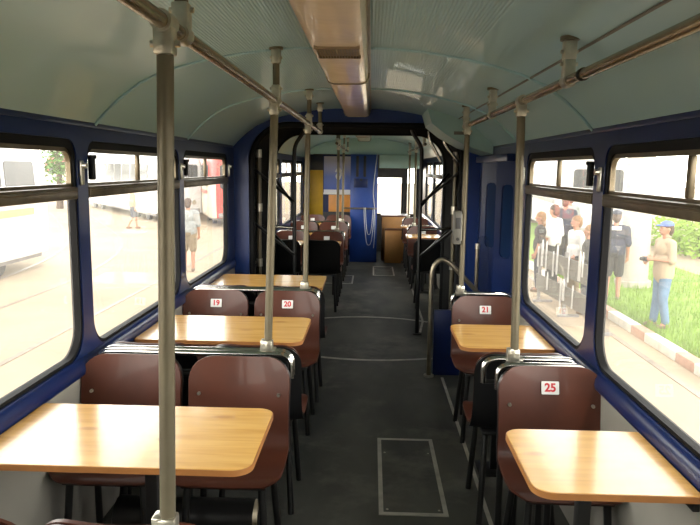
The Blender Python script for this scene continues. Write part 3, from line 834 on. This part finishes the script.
# roller blind in the rear window
t = thing('roller_blind', 'grey roller blind pulled a little way down the rear window', 'blind', (.33, 12.76, 1.42))
b = bmesh.new(); tube(b, [(.05, 12.76, 1.60), (.61, 12.76, 1.60)], .022, 12); part('roller', b, 'midgrey', t, world=True)
b = bmesh.new(); box(b, .06, .60, 12.757, 12.760, 1.43, 1.60); part('cloth', b, 'midgrey', t, world=True)
b = bmesh.new(); box(b, .06, .60, 12.752, 12.764, 1.415, 1.432); part('hem_bar', b, 'alu', t, world=True)
# poster, yellow and orange boards left of the cabinet
def poster_mat():
    m = bpy.data.materials.new('blue and white poster print'); m.use_nodes = True; nt = m.node_tree; b_ = nt.nodes['Principled BSDF']
    tc = nt.nodes.new('ShaderNodeTexCoord'); sp = nt.nodes.new('ShaderNodeSeparateXYZ'); nt.links.new(tc.outputs['Generated'], sp.inputs[0])
    r = nt.nodes.new('ShaderNodeValToRGB'); e = r.color_ramp.elements
    e[0].position = .0; e[0].color = (.75, .75, .78, 1); e[1].position = 1; e[1].color = (.74, .72, .76, 1)
    for p_, c_ in ((.09, (.75, .75, .78, 1)), (.1, (.05, .10, .40, 1)), (.45, (.12, .18, .5, 1))):
        q = e.new(p_); q.color = c_
    nt.links.new(sp.outputs['Z'], r.inputs[0]); nt.links.new(r.outputs[0], b_.inputs['Base Color']); b_.inputs['Roughness'].default_value = .4
    return m
t = thing('poster', 'white and blue poster left of the blue cabinet', 'poster', (-.64, 12.06, 1.115))
b = bmesh.new(); box(b, -.87, -.37, 12.06, 12.07, 1.14, 1.80); part('sheet', b, poster_mat(), t, world=True, smooth=False)
b = bmesh.new()
tube(b, [(-.66, 12.058, 1.52), (-.60, 12.058, 1.62), (-.55, 12.058, 1.50), (-.60, 12.058, 1.36), (-.66, 12.058, 1.45), (-.55, 12.058, 1.56)], .014, 8, rad=.05)
part('emblem', b, 'white', t, world=True)
b = bmesh.new(); box(b, -.88, -.36, 12.05, 12.07, 1.115, 1.145); part('bottom_bar', b, 'white', t, world=True)
b = bmesh.new(); box(b, -1.19, -.885, 12.05, 12.072, .72, 1.55, .004); single('yellow_board', b, 'yellow', 'deep yellow board at the far left end of the tram', 'board')
b = bmesh.new(); box(b, -.78, -.38, 12.05, 12.072, .80, 1.11, .004); single('orange_board', b, 'orange', 'small orange board below the poster', 'board')
b = bmesh.new(); box(b, -1.19, -.885, 12.05, 12.07, 1.552, 1.83, .004); single('dark_board', b, 'darkgrey', 'dark board above the yellow board', 'board')
t = thing('cab_partition', 'low dark cab partition carrying the coloured boards', 'partition', (-.77, 12.1, 0))
b = bmesh.new(); box(b, XL + .002, -.365, 12.07, 12.12, 0, .79, .004); part('panel', b, 'darkgrey', t, world=True)
b = bmesh.new(); box(b, XL + .002, -.365, 12.07, 12.115, .79, 1.83); part('upper_panel', b, 'blue', t, world=True)
# wooden counter
t = thing('wooden_counter', 'orange plywood counter right of the blue cabinet', 'counter', (.42, 11.6, 0))
b = bmesh.new(); box(b, .19, .66, 11.45, 11.48, 0, .77, .003); part('front_panel', b, 'plywood', t, world=True)
b = bmesh.new(); box(b, .19, .22, 11.48, 11.95, 0, .77, .003); part('side_panel', b, 'plywood', t, world=True)
b = bmesh.new(); box(b, .17, .68, 11.43, 11.97, .77, .79, .004); part('top', b, 'ply', t, world=True)
t = thing('wooden_locker', 'low orange plywood locker in front of the wooden counter', 'locker', (.42, 11.1, 0))
b = bmesh.new(); box(b, .24, .52, 11.15, 11.42, 0, .56, .004); part('body', b, 'plywood', t, world=True)
b = bmesh.new(); box(b, .235, .525, 11.14, 11.425, .56, .575, .003); part('lid', b, 'ply', t, world=True)
b = bmesh.new(); box(b, .27, .49, 11.143, 11.15, .05, .50, .003); part('door', b, 'plywood', t, world=True)

# ------------------------------------------------------------------ outside
GZ = -.85
b = bmesh.new(); box(b, -70, 70, -40, 110, GZ - .2, GZ); struct('ground', b, 'ground', 'pale sandy tram yard ground', 'ground', smooth=False)
def street_rail(pts, label, w=.09):
    b = bmesh.new(); P = [Vector((x, y, 0)) for x, y in pts]; P = smooth_path(P, 6., 12)
    L_, R_ = [], []
    for i, p in enumerate(P):
        d = (P[min(i + 1, len(P) - 1)] - P[max(i - 1, 0)]).normalized(); nn = Vector((-d.y, d.x, 0)) * w / 2
        L_.append(p + nn); R_.append(p - nn)
    rows = [[b.verts.new((q.x, q.y, GZ + h)) for q in lst] for lst, h in ((L_, -.005), (L_, .008), (R_, .008), (R_, -.005))]
    for k in range(3):
        for i in range(len(P) - 1): b.faces.new((rows[k][i], rows[k][i + 1], rows[k + 1][i + 1], rows[k + 1][i]))
    single('street_rail', b, 'railiron', label, 'rail', 'tram rails set in the yard ground', smooth=False)
street_rail([(-3.0, -8), (-3.0, 60)], 'straight street rail nearest the left windows')
street_rail([(-4.52, -8), (-4.52, 60)], 'straight street rail second from the left windows')
street_rail([(-6.3, -8), (-6.3, 18), (-16, 36), (-30, 50)], 'curving street rail in front of the left white tram, inner one')
street_rail([(-7.82, -8), (-7.82, 17.5), (-17.4, 35.2), (-31.2, 49)], 'curving street rail in front of the left white tram, outer one')
street_rail([(2.15, -8), (2.15, 60)], 'straight street rail nearest the right windows')
street_rail([(3.67, -8), (3.67, 60)], 'straight street rail beside the kerb on the right')
# kerb
t = thing('kerb', 'painted kerb of white and faded red blocks at the edge of the grass', 'kerb', (4.1, 12, GZ))
y = 3.; k = 0
while y < 26:
    b = bmesh.new(); box(b, 4.0, 4.17, y + .006, y + .494, GZ - .01, GZ + .13, .012); part('block', b, 'kerbred' if k % 3 == 1 else 'kerbwhite', t, world=True, label='faded red block' if k % 3 == 1 else None); y += .5; k += 1
# lawn bank + grass blades
b = bmesh.new(); box(b, 4.17, 7.6, 3, 30, GZ - .02, GZ + .10); struct('ground.001', b, 'grassbase', 'green lawn strip behind the kerb', 'lawn', smooth=False)
b = bmesh.new()
for i in range(9000):
    x = 4.2 + R.random() ** 1.6 * 3.3; y = 6.5 + R.random() * 10; h = .05 + R.random() * .11; a = R.random() * PI
    dx, dy = math.cos(a) * .008, math.sin(a) * .008; lx, ly = (R.random() - .5) * .06, (R.random() - .5) * .06
    v = [b.verts.new((x - dx, y - dy, GZ + .098)), b.verts.new((x + dx, y + dy, GZ + .098)), b.verts.new((x + lx, y + ly, GZ + .10 + h))]
    b.faces.new(v)
me = bpy.data.meshes.new('grass_blades'); b.to_mesh(me); b.free(); me.materials.append(M['grassbase'])
o = bpy.data.objects.new('grass', me); C.objects.link(o); tag(o, 'tufts of bright green grass on the strip behind the kerb', 'grass', kind='stuff')
# concrete column
t = thing('concrete_pillar', 'thick pale concrete pillar on the grass behind the man in the blue cap', 'pillar', (5.45, 13.7, GZ + .1))
b = bmesh.new(); tube(b, [(0, 0, 0), (0, 0, 6)], [.29, .25], 24); part('shaft', b, 'concrete', t)
b = bmesh.new(); tube(b, [(0, 0, 0), (0, 0, .12)], .36, 24); part('base', b, 'concrete', t)

def tram(label, loc, rz, ln, body, low, stripe, hgt=3.15, rail_z=0, group='trams parked in the yard outside'):
    """local: length along +Y from 0 (front, with face) to ln, width 2.3 about x = 0"""
    t = thing('tram_car', label, 'tram', loc, rz, group)
    w = 1.15
    sec = [(-w, .38), (-w - .02, 1.0), (-w - .02, 1.75), (-w + .03, 2.55), (-w + .15, 2.85), (-w + .42, 3.02), (-w + .8, 3.1)]
    sec = sec + [(-x, z) for x, z in sec[::-1]]
    b = bmesh.new(); st = [(0, .80), (.12, .90), (.5, .975), (1., 1.), (ln - 1., 1.), (ln - .5, .975), (ln - .12, .9), (ln, .8)]
    rg = [[b.verts.new((x * s, y, z if z < 1.8 else 1.8 + (z - 1.8) * (s * .35 + .65))) for x, z in sec] for y, s in st]
    for A, B in zip(rg, rg[1:]):
        for i in range(len(A)):
            j = (i + 1) % len(A); b.faces.new((A[i], A[j], B[j], B[i]))
    b.faces.new(rg[0]); b.faces.new(rg[-1])
    for f in b.faces:
        f.material_index = 0 if f.calc_center_median().z > 1.42 else 1
    part('body', b, [body, low], t)
    b = bmesh.new(); n = int((ln - 1.6) / 1.35); gap = (ln - 1.6) / n
    for s in (-1, 1):
        for k in range(n):
            y0 = .8 + k * gap + .08; y1 = .8 + (k + 1) * gap - .08
            q = bmesh.new(); lp = rrect(y0, y1, 1.62, 2.5, .09, 4)
            lf = lambda a, z, tt, s=s: (s * (w + .024 - max(0, (z - 1.75)) * .062 + tt), a, z)
            plate(q, lp, [], lf, 0, .012); part('window', q, 'tramglass', t, smooth=False)
    b.free()
    for y_, s in ((0, -1), (ln, 1)):
        b = bmesh.new(); plate(b, rrect(-.78, .78, 1.55, 2.5, .1, 4), [], inY, y_ + s * .004, y_ + s * .02); part('windscreen', b, 'tramglass', t, smooth=False)
        for xx in (-.6, .6):
            b = bmesh.new(); tube(b, [(xx, y_ - s * .02, .85), (xx, y_ + s * .03, .85)], .10, 16); part('headlight', b, 'chrome', t)
        b = bmesh.new(); box(b, -.85, .85, y_ - .06, y_ + .06, .40, .58, .03); part('bumper', b, 'tramgrey', t)
    for s in (-1, 1):
        b = bmesh.new(); xs_ = s * (w + .024); box(b, min(xs_, xs_ + s * .008), max(xs_, xs_ + s * .008), 1.0, ln - 1., 1.30, 1.46); part('stripe', b, stripe, t)
    b = bmesh.new(); box(b, -1.0, 1.0, .4, ln - .4, .26, .39); part('underframe', b, 'tramgrey', t)
    for y_ in (2.0, 3.7, ln - 3.7, ln - 2.0):
        for s in (-1, 1):
            b = bmesh.new(); tube(b, [(s * .70, y_, .33), (s * .84, y_, .33)], .33, 20); part('wheel', b, 'darkgrey', t)
    b = bmesh.new(); box(b, -.5, .5, ln * .4, ln * .6, 3.05, 3.22, .03); part('roof_box', b, 'tramgrey', t)
    return t
tram('white tram parked alongside at the left edge of the view', (-8.9, 15.9, GZ), PI, 14, 'tramwhite', 'tramwhite', 'tramyellow')
tram('white tram turning across the yard seen through the second left window', (-8.3, 28.6, GZ), math.radians(36), 14, 'tramwhite', 'tramwhite', 'tramgrey')
tram('red and cream tram standing at the right edge of the third left window', (-5.3, 26.5, GZ), math.radians(20), 13, 'tramred', 'tramcream', 'tramred')
tram('red tram far away behind the turning white tram', (-17., 52., GZ), math.radians(60), 13, 'tramred', 'tramcream', 'tramwhite')
tram('pale tram with yellow band beyond the grass on the right', (12.5, 9.0, GZ), math.radians(-3), 15, 'tramwhite', 'tramcream', 'tramyellow')
tram('white tram behind the crowd on the right', (7.4, 22, GZ), math.radians(-6), 14, 'tramwhite', 'tramwhite', 'tramgrey')

def tree(label, x, y, h, r, n=2600):
    t = thing('tree', label, 'tree', (x, y, GZ)); rr = random.Random(int(x * 31 + y))
    b = bmesh.new(); tube(b, [(0, 0, 0), (.05, .03, h * .35), (-.05, .05, h * .75)], [.2, .15, .06], 10)
    for k in range(6):
        a = k * 1.05; tube(b, [(.04, .03, h * (.35 + .05 * k)), (math.cos(a) * r * .6, math.sin(a) * r * .6, h * (.55 + .06 * k))], [.07, .02], 6)
    part('trunk', b, 'bark', t)
    b = bmesh.new(); cl = [(Vector((rr.uniform(-1, 1) * r * .6, rr.uniform(-1, 1) * r * .6, h * .68 + rr.uniform(-.28, .3) * h)), r * rr.uniform(.35, .55)) for _ in range(12)]
    for i in range(n):
        c, q = cl[i % 12]; d = Vector((rr.gauss(0, 1), rr.gauss(0, 1), rr.gauss(0, 1))).normalized() * q * rr.random() ** .4
        p = c + d; s = rr.uniform(.07, .15); u_ = Vector((rr.gauss(0, 1), rr.gauss(0, 1), rr.gauss(0, .5))).normalized(); w_ = u_.orthogonal().normalized()
        vs = [b.verts.new(p + u_ * s), b.verts.new(p + w_ * s * .5), b.verts.new(p - u_ * s), b.verts.new(p - w_ * s * .5)]; b.faces.new(vs)
    me = bpy.data.meshes.new('foliage'); b.to_mesh(me); b.free(); me.materials.append(M['leaf'])
    o = bpy.data.objects.new('foliage', me); C.objects.link(o); o.parent = t
tree('leafy green tree behind the left white tram', -17.2, 36, 5.6, 2.4)
tree('dark green tree far beyond the trams, seen through the third left window', -13.5, 46, 7.5, 3.2)
tree('second dark green tree far beyond the trams', -17.5, 62, 8.5, 3.6)
# low hedge at the right edge
t = thing('hedge', 'bright green hedge far right beyond the lawn', 'hedge', (10.0, 20.5, GZ)); b = bmesh.new()
for i in range(2200):
    p = Vector((R.uniform(-1.1, 1.1), R.uniform(-2, 2), .05 + R.random() * .95)); s = R.uniform(.05, .1)
    u_ = Vector((R.gauss(0, 1), R.gauss(0, 1), R.gauss(0, .5))).normalized(); w_ = u_.orthogonal()
    b.faces.new([b.verts.new(p + u_ * s), b.verts.new(p + w_ * s * .5), b.verts.new(p - u_ * s), b.verts.new(p - w_ * s * .5)])
part('foliage', b, 'grassbase', t, smooth=False)
b = bmesh.new()
for k in range(4): tube(b, [(-.6 + k * .4, -1.5 + k, 0), (-.6 + k * .4, -1.5 + k, .6)], .03, 8)
part('stems', b, 'bark', t)

# crowd barrier with dark bands and white pickets
t = thing('crowd_barrier', 'dark banded barrier with jagged white pickets in front of the crowd', 'barrier', (3.2, 11.2, GZ), 0)
def bx_(f): return 3.12 + (12.35 - f) * .09      # slight slant
for z0, z1 in ((.24, .54), (.70, 1.02)):
    b = bmesh.new()
    def lf(a, z, tt): return (bx_(a) + tt, a, GZ + z)
    plate(b, [(9.75, z0), (12.35, z0), (12.35, z1), (9.75, z1)], [], lf, 0, .02); part('band', b, 'midgrey', t, world=True, smooth=False)
rp = random.Random(3)
for i in range(14):
    y = 9.84 + i * .185 + rp.uniform(-.05, .05); zt = rp.choice((.66, .62, 1.12, 1.2, 1.06)); zb = zt - rp.uniform(.32, .6); w_ = rp.choice((.012, .018, .035))
    b = bmesh.new()
    plate(b, [(y - w_, zb), (y + w_, zb), (y + w_, zt - .07), (y, zt), (y - w_, zt - .07)], [], lf, -.022, -.003)
    part('picket', b, 'shirtwhite', t, world=True, smooth=False)
for y in (9.8, 11.05, 12.3):
    b = bmesh.new(); box(b, bx_(y) + .02, bx_(y) + .07, y - .025, y + .025, GZ, GZ + 1.1); box(b, bx_(y) - .05, bx_(y) + .3, y - .03, y + .03, GZ, GZ + .04); part('post', b, 'tramgrey', t, world=True)

# ------------------------------------------------------------------ people
def capsule(bm, a, c, r0, r1, seg=14):
    a, c = Vector(a), Vector(c); d = (c - a).normalized(); u_ = d.orthogonal().normalized(); w_ = d.cross(u_)
    rows = []
    for k in range(1, 5):
        t = -PI / 2 + PI / 2 * k / 4; rows.append((a + d * math.sin(t) * r0, math.cos(t) * r0))
    for k in range(0, 4):
        t = PI / 2 * k / 4; rows.append((c + d * math.sin(t) * r1, math.cos(t) * r1))
    vs = [[bm.verts.new(p + (u_ * math.cos(2 * PI * i / seg) + w_ * math.sin(2 * PI * i / seg)) * r) for i in range(seg)] for p, r in rows]
    for A, B in zip(vs, vs[1:]):
        for i in range(seg): bm.faces.new((A[i], A[(i + 1) % seg], B[(i + 1) % seg], B[i]))
    p0, p1 = bm.verts.new(a - d * r0), bm.verts.new(c + d * r1)
    for i in range(seg):
        bm.faces.new((p0, vs[0][(i + 1) % seg], vs[0][i])); bm.faces.new((p1, vs[-1][i], vs[-1][(i + 1) % seg]))
def ell(bm, c, rx, ry, rz, rot=0.):
    bmesh.ops.create_uvsphere(bm, u_segments=20, v_segments=12, radius=1, matrix=Matrix.Translation(c) @ Matrix.Rotation(rot, 4, 'X') @ Matrix.Diagonal((rx, ry, rz, 1)))
def remesh(bm, vox, name):
    me = bpy.data.meshes.new('tmp'); bm.to_mesh(me); bm.free()
    o = bpy.data.objects.new('tmp', me); C.objects.link(o)
    m = o.modifiers.new('r', 'REMESH'); m.mode = 'VOXEL'; m.voxel_size = vox
    s = o.modifiers.new('s', 'SMOOTH'); s.iterations = 3; s.factor = .5
    dg = bpy.context.evaluated_depsgraph_get(); out = bpy.data.meshes.new_from_object(o.evaluated_get(dg)); out.name = name
    bpy.data.objects.remove(o); bpy.data.meshes.remove(me)
    for p in out.polygons: p.use_smooth = True
    return out
def hand(bm, wr, d, inward, s=1.):
    """palm, four unequal curled fingers and a side thumb; d = along the forearm, inward = palm normal"""
    wr, d, n = Vector(wr), Vector(d).normalized(), Vector(inward); n = (n - d * n.dot(d)).normalized(); side = d.cross(n)
    capsule(bm, wr, wr + d * .085, .026, .03)
    for k, l in enumerate((.066, .078, .072, .056)):
        o = wr + d * .09 + side * (-.03 + .02 * k); m1 = o + d * l * .55 + n * .012; m2 = m1 + d * l * .3 + n * l * .42
        capsule(bm, o - d * .02, m1, .0098, .009, 8); capsule(bm, m1, m2, .009, .008, 8)
    o = wr + d * .03 - side * .026; m1 = o + d * .035 - side * .028 + n * .01; capsule(bm, o, m1, .012, .0105, 8); capsule(bm, m1, m1 + d * .03 + n * .014, .0105, .009, 8)
def person(label, loc, head_dir, height, top, bottom, hair, arms, legs=None, shorts=False, sleeve=.5, vox=.012, hat=None, hair_long=False, group=None, lean=0., fair=False, top_long=.0):
    t = thing('person', label, 'person', loc, head_dir, group); k = height / 1.72
    V = lambda *a: Vector(a) * k
    legs = legs or [((-.10, .015, .49), (-.105, -.02, .085)), ((.10, .015, .49), (.105, -.02, .085))]
    Z = lambda y: lean * y
    b = bmesh.new()
    sh = {}
    # torso, neck, head
    ell(b, V(0, 0, .97), .165 * k, .115 * k, .13 * k); ell(b, V(0, .0, 1.12), .145 * k, .10 * k, .16 * k); ell(b, V(0, .0, 1.30), .175 * k, .115 * k, .17 * k)
    capsule(b, V(-.13, 0, 1.40), V(.13, 0, 1.40), .065 * k, .065 * k); capsule(b, V(0, -.005, 1.42), V(0, .012, 1.55), .056 * k, .052 * k)
    ell(b, V(0, .015, 1.625), .076 * k, .095 * k, .105 * k); ell(b, V(0, .035, 1.575), .058 * k, .07 * k, .065 * k)
    capsule(b, V(0, .105, 1.625), V(0, .122, 1.60), .009 * k, .014 * k, 8)                      # nose
    capsule(b, V(-.03, .096, 1.557), V(.03, .096, 1.557), .007 * k, .007 * k, 8)                # lips
    for s in (-1, 1): ell(b, V(s * .078, .005, 1.615), .011 * k, .022 * k, .032 * k)            # ears
    sb = bmesh.new(); tb = bmesh.new(); g = .013 * k
    ell(sb, V(0, .0, 1.12), .15 * k + g, .105 * k + g, .18 * k); ell(sb, V(0, .0, 1.30), .175 * k + g, .115 * k + g, .17 * k); capsule(sb, V(-.13, 0, 1.40), V(.13, 0, 1.40), .065 * k + g, .065 * k + g)
    ell(sb, V(0, 0, .99 - top_long), .165 * k + g * 2.2, .115 * k + g * 2.2, .13 * k + top_long)
    for sx in (-1, 1): capsule(sb, V(sx * .07, 0, 1.1), V(sx * .07, 0, .96 - top_long), .118 * k + g, .118 * k + g)
    ell(tb, V(0, 0, .96), .165 * k + g * 1.5, .115 * k + g * 1.5, .13 * k + g)
    for s, (el, wr) in zip((-1, 1), arms):
        S0, E_, W_ = V(s * .195, 0, 1.395), V(*el), V(*wr)
        capsule(b, S0, E_, .052 * k, .041 * k); capsule(b, E_, W_, .04 * k, .027 * k)
        hand(b, W_, W_ - E_, V(-s, .3, -.1), k)
        capsule(sb, S0, S0 + (E_ - S0) * min(1, sleeve * 2), .055 * k + g, (.05 if sleeve < 1 else .041) * k + g)
        if sleeve >= 1: capsule(sb, E_, E_ + (W_ - E_) * .9, .041 * k + g, .034 * k + g)
    shoes = []
    for s, (kn, an) in zip((-1, 1), legs):
        H_, K_, A_ = V(s * .088, 0, .93), V(*kn), V(*an)
        capsule(b, H_, K_, .088 * k, .056 * k); capsule(b, K_, A_, .055 * k, .037 * k); capsule(b, A_, A_ + V(0, .10, -.045), .036 * k, .032 * k)
        if shorts: capsule(tb, H_, H_ + (K_ - H_) * .9, .095 * k + g, .075 * k + g)
        else: capsule(tb, H_, K_, .092 * k + g, .062 * k + g); capsule(tb, K_, A_ + (K_ - A_) * .08, .06 * k + g, .05 * k + g)
        q = bmesh.new(); capsule(q, A_ + V(0, -.03, -.045), A_ + V(0, .13, -.05), .042 * k, .036 * k); shoes.append(q)
    if lean:
        pass
    def add(nm, me, m):
        me.materials.append(M[m]); o = bpy.data.objects.new(nm, me); C.objects.link(o); o.parent = t; return o
    body = remesh(b, vox * .75, 'body'); add('body', body, 'skin')
    add('shirt', remesh(sb, vox, 'shirt'), top); add('shorts' if shorts else 'trousers', remesh(tb, vox, 'trousers'), bottom)
    for q in shoes:
        lo = min(v.co.z for v in q.verts)
        for v in q.verts:
            if v.co.z < 0.0: v.co.z = 0.0
        add('shoe', mk('shoe', q, [])if False else remesh(q, vox * .7, 'shoe'), 'shoe')
    hb = bmesh.new()
    if hair:
        ell(hb, V(0, -.006, 1.668), .09 * k, .104 * k, .088 * k); ell(hb, V(0, -.045, 1.60), .078 * k, .066 * k, .09 * k)
        if hair_long: ell(hb, V(0, -.06, 1.52), .08 * k, .05 * k, .13 * k)
        add('hair', remesh(hb, vox * .8, 'hair'), hair)
    else: hb.free()
    for s in (-1, 1):
        q = bmesh.new(); ell(q, V(s * .03, .1, 1.632), .009 * k, .007 * k, .006 * k); part('eye', q, 'darkgrey', t)
    if hat:
        q = bmesh.new(); ell(q, V(0, -.002, 1.685), .092 * k, .108 * k, .07 * k)
        ell(q, V(0, .11, 1.675), .068 * k, .085 * k, .014 * k); add('cap', remesh(q, .008, 'cap'), hat)
    return t
down = [((-.235, -.03, 1.12), (-.235, .05, .88)), ((.235, -.03, 1.12), (.235, .05, .88))]
LG = GZ + .1
cap = person('man in a blue cap, beige shirt and jeans holding a small camera on the grass', (4.42, 9.98, LG), math.radians(95), 1.60, 'shirtbeige', 'jeans', 'hair',
             [((-.235, .0, 1.13), (-.10, .22, 1.14)), ((.235, .0, 1.13), (.10, .22, 1.10))], vox=.010, hat='capblue', top_long=.07,
             legs=[((-.10, .03, .49), (-.11, -.04, .085)), ((.10, .02, .49), (.12, .05, .085))])
b = bmesh.new(); box(b, -.055, .055, .285, .325, 1.02, 1.09, .006); tube(b, [(0, .32, 1.055), (0, .375, 1.055)], .026, 14)
bmesh.ops.transform(b, matrix=wmat(cap), verts=b.verts)
single('camera', b, 'darkgrey', 'small dark camera in the hands of the man in the blue cap', 'camera')
CG = 'people standing outside the right windows'
person('person in a black vest with a white back patch beside the concrete pillar', (4.45, 12.1, LG), math.radians(-20), 1.62, 'navy', 'charcoal', 'hair', down, shorts=True, group=CG, vox=.011)
vest = [o for o in C.objects if o.name.startswith('person')][-1]
b = bmesh.new(); box(b, -.09, .09, -.148, -.136, 1.30, 1.37, .004); part('back_patch', b, 'shirtwhite', vest)
b = bmesh.new(); ell(b, Vector((0, -.002, 1.60)), .09, .105, .06); part('cap', b, 'navy', vest)
person('curly brown haired person in dark clothes at the left end of the crowd', (3.42, 13.4, GZ), math.radians(70), 1.6, 'charcoal', 'navy', 'hairfair', down, hair_long=True, group=CG)
person('person in a white shirt with a dark shoulder bag behind the barrier', (3.82, 13.9, GZ), math.radians(40), 1.72, 'shirtwhite', 'charcoal', 'hair', down, group=CG)
bag = [o for o in C.objects if o.name.startswith('person')][-1]
b = bmesh.new(); tube(b, [(-.19, .05, 1.43), (0, .15, 1.25), (.20, .12, 1.0)], .022, 8, rad=.1); box(b, .16, .30, -.10, .16, .82, 1.04, .02)
bmesh.ops.transform(b, matrix=wmat(bag), verts=b.verts); single('shoulder_bag', b, 'charcoal', 'dark bag slung across the person in a white shirt', 'bag')
person('fair haired person in a plain white shirt in the middle of the crowd', (3.72, 12.04, GZ), math.radians(100), 1.62, 'shirtwhite', 'khaki', 'hairfair', down, group=CG)
person('person in a dark jacket and trousers standing near the window pillar end of the barrier', (3.72, 11.3, GZ), math.radians(60), 1.52, 'charcoal', 'navy', 'hairfair', [((-.24, .02, 1.13), (-.12, .2, 1.10)), ((.24, .02, 1.13), (.12, .2, 1.06))], sleeve=1., group=CG)
person('person in a pale shirt at the back of the crowd near the window pillar', (4.95, 14.3, LG), math.radians(200), 1.66, 'shirtbeige', 'jeans', 'hair', down, group=CG)
person('person in navy top seen between the shirts, at the back of the crowd', (4.42, 15.2, LG), math.radians(-30), 1.74, 'navy', 'charcoal', 'hair', down, group=CG)
person('tall person in a plain grey shirt standing farthest behind the barrier', (4.72, 15.9, LG), math.radians(20), 1.8, 'shirtgrey', 'navy', 'hair', down, group=CG)
LGp = 'people walking across the yard on the left'
person('woman in a peach top and dark shorts walking in front of the turning white tram', (-9.2, 25.2, GZ), math.radians(-60), 1.62, 'shirtorange', 'navy', 'hairfair', down, shorts=True, group=LGp, hair_long=True,
       legs=[((-.09, .13, .50), (-.09, .16, .085)), ((.09, -.02, .49), (.09, -.22, .11))])
person('man in a pale grey shirt and khaki shorts seen through the third left window', (-4.25, 15.2, GZ), math.radians(10), 1.68, 'shirtgrey', 'khaki', 'hair', down, shorts=True, group=LGp,
       legs=[((-.10, .05, .49), (-.10, .02, .085)), ((.10, -.01, .49), (.10, -.10, .09))])

# ------------------------------------------------------------------ light
w = bpy.data.worlds.new('sky'); S.world = w; w.use_nodes = True; nt = w.node_tree; bg = nt.nodes['Background']
sky = nt.nodes.new('ShaderNodeTexSky'); sky.sky_type = 'HOSEK_WILKIE' if False else 'NISHITA'
sky.sun_disc = False; sky.sun_elevation = math.radians(58); sky.sun_rotation = math.radians(200); sky.dust_density = 4.; sky.air_density = 1.2
mx = nt.nodes.new('ShaderNodeMix'); mx.data_type = 'RGBA'; mx.inputs[0].default_value = .75
mx.inputs[7].default_value = (1., .965, .90, 1)           # thin bright cloud
mm = nt.nodes.new('ShaderNodeVectorMath'); mm.operation = 'SCALE'; mm.inputs['Scale'].default_value = .12
nt.links.new(sky.outputs[0], mm.inputs[0]); nt.links.new(mm.outputs[0], mx.inputs[6]); # brighter haze towards the horizon
tcw = nt.nodes.new('ShaderNodeTexCoord'); sz = nt.nodes.new('ShaderNodeSeparateXYZ'); nt.links.new(tcw.outputs['Generated'], sz.inputs[0])
hz = nt.nodes.new('ShaderNodeMapRange'); hz.inputs[1].default_value = .0; hz.inputs[2].default_value = .75; hz.inputs[3].default_value = 2.5; hz.inputs[4].default_value = .35
nt.links.new(sz.outputs['Z'], hz.inputs[0])
vs_ = nt.nodes.new('ShaderNodeVectorMath'); vs_.operation = 'SCALE'; nt.links.new(mx.outputs[2], vs_.inputs[0]); nt.links.new(hz.outputs[0], vs_.inputs['Scale'])
nt.links.new(vs_.outputs[0], bg.inputs[0])
bg.inputs[1].default_value = 3.2
sun = bpy.data.lights.new('sun', 'SUN'); sun.energy = 1.2; sun.angle = math.radians(3); sun.color = (1, .93, .82)
so = bpy.data.objects.new('sun', sun); C.objects.link(so); so.rotation_euler = (math.radians(30), math.radians(6), math.radians(15)); so.location = (0, 0, 20)

# ------------------------------------------------------------------ camera
F, ROLL = 660., .013
cd = bpy.data.cameras.new('camera'); cam = bpy.data.objects.new('view_camera', cd); C.objects.link(cam); S.camera = cam
cd.sensor_fit = 'HORIZONTAL'; cd.sensor_width = 36; cd.lens = 36 * F / 700; cd.clip_start = .02; cd.clip_end = 400
th, ya = 0.142628, 0.03114
f = Vector((-math.sin(ya) * math.cos(th), math.cos(ya) * math.cos(th), -math.sin(th)))
r = Vector((math.cos(ya), math.sin(ya), 0)); u = r.cross(f)
c_, s_ = math.cos(ROLL), math.sin(ROLL)
r2, u2 = r * c_ + u * s_, u * c_ - r * s_
cam.matrix_world = Matrix(((r2.x, u2.x, -f.x, 0), (r2.y, u2.y, -f.y, 0), (r2.z, u2.z, -f.z, 1.6), (0, 0, 0, 1)))

S.view_settings.view_transform = 'Standard'; S.view_settings.look = 'None'; S.view_settings.gamma = 1; S.view_settings.exposure = 1.0
S.view_settings.use_curve_mapping = False
S.cycles.max_bounces = 10; S.cycles.diffuse_bounces = 6; S.cycles.glossy_bounces = 5; S.cycles.transparent_max_bounces = 24
S.cycles.caustics_reflective = False; S.cycles.caustics_refractive = False; S.cycles.use_denoising = True
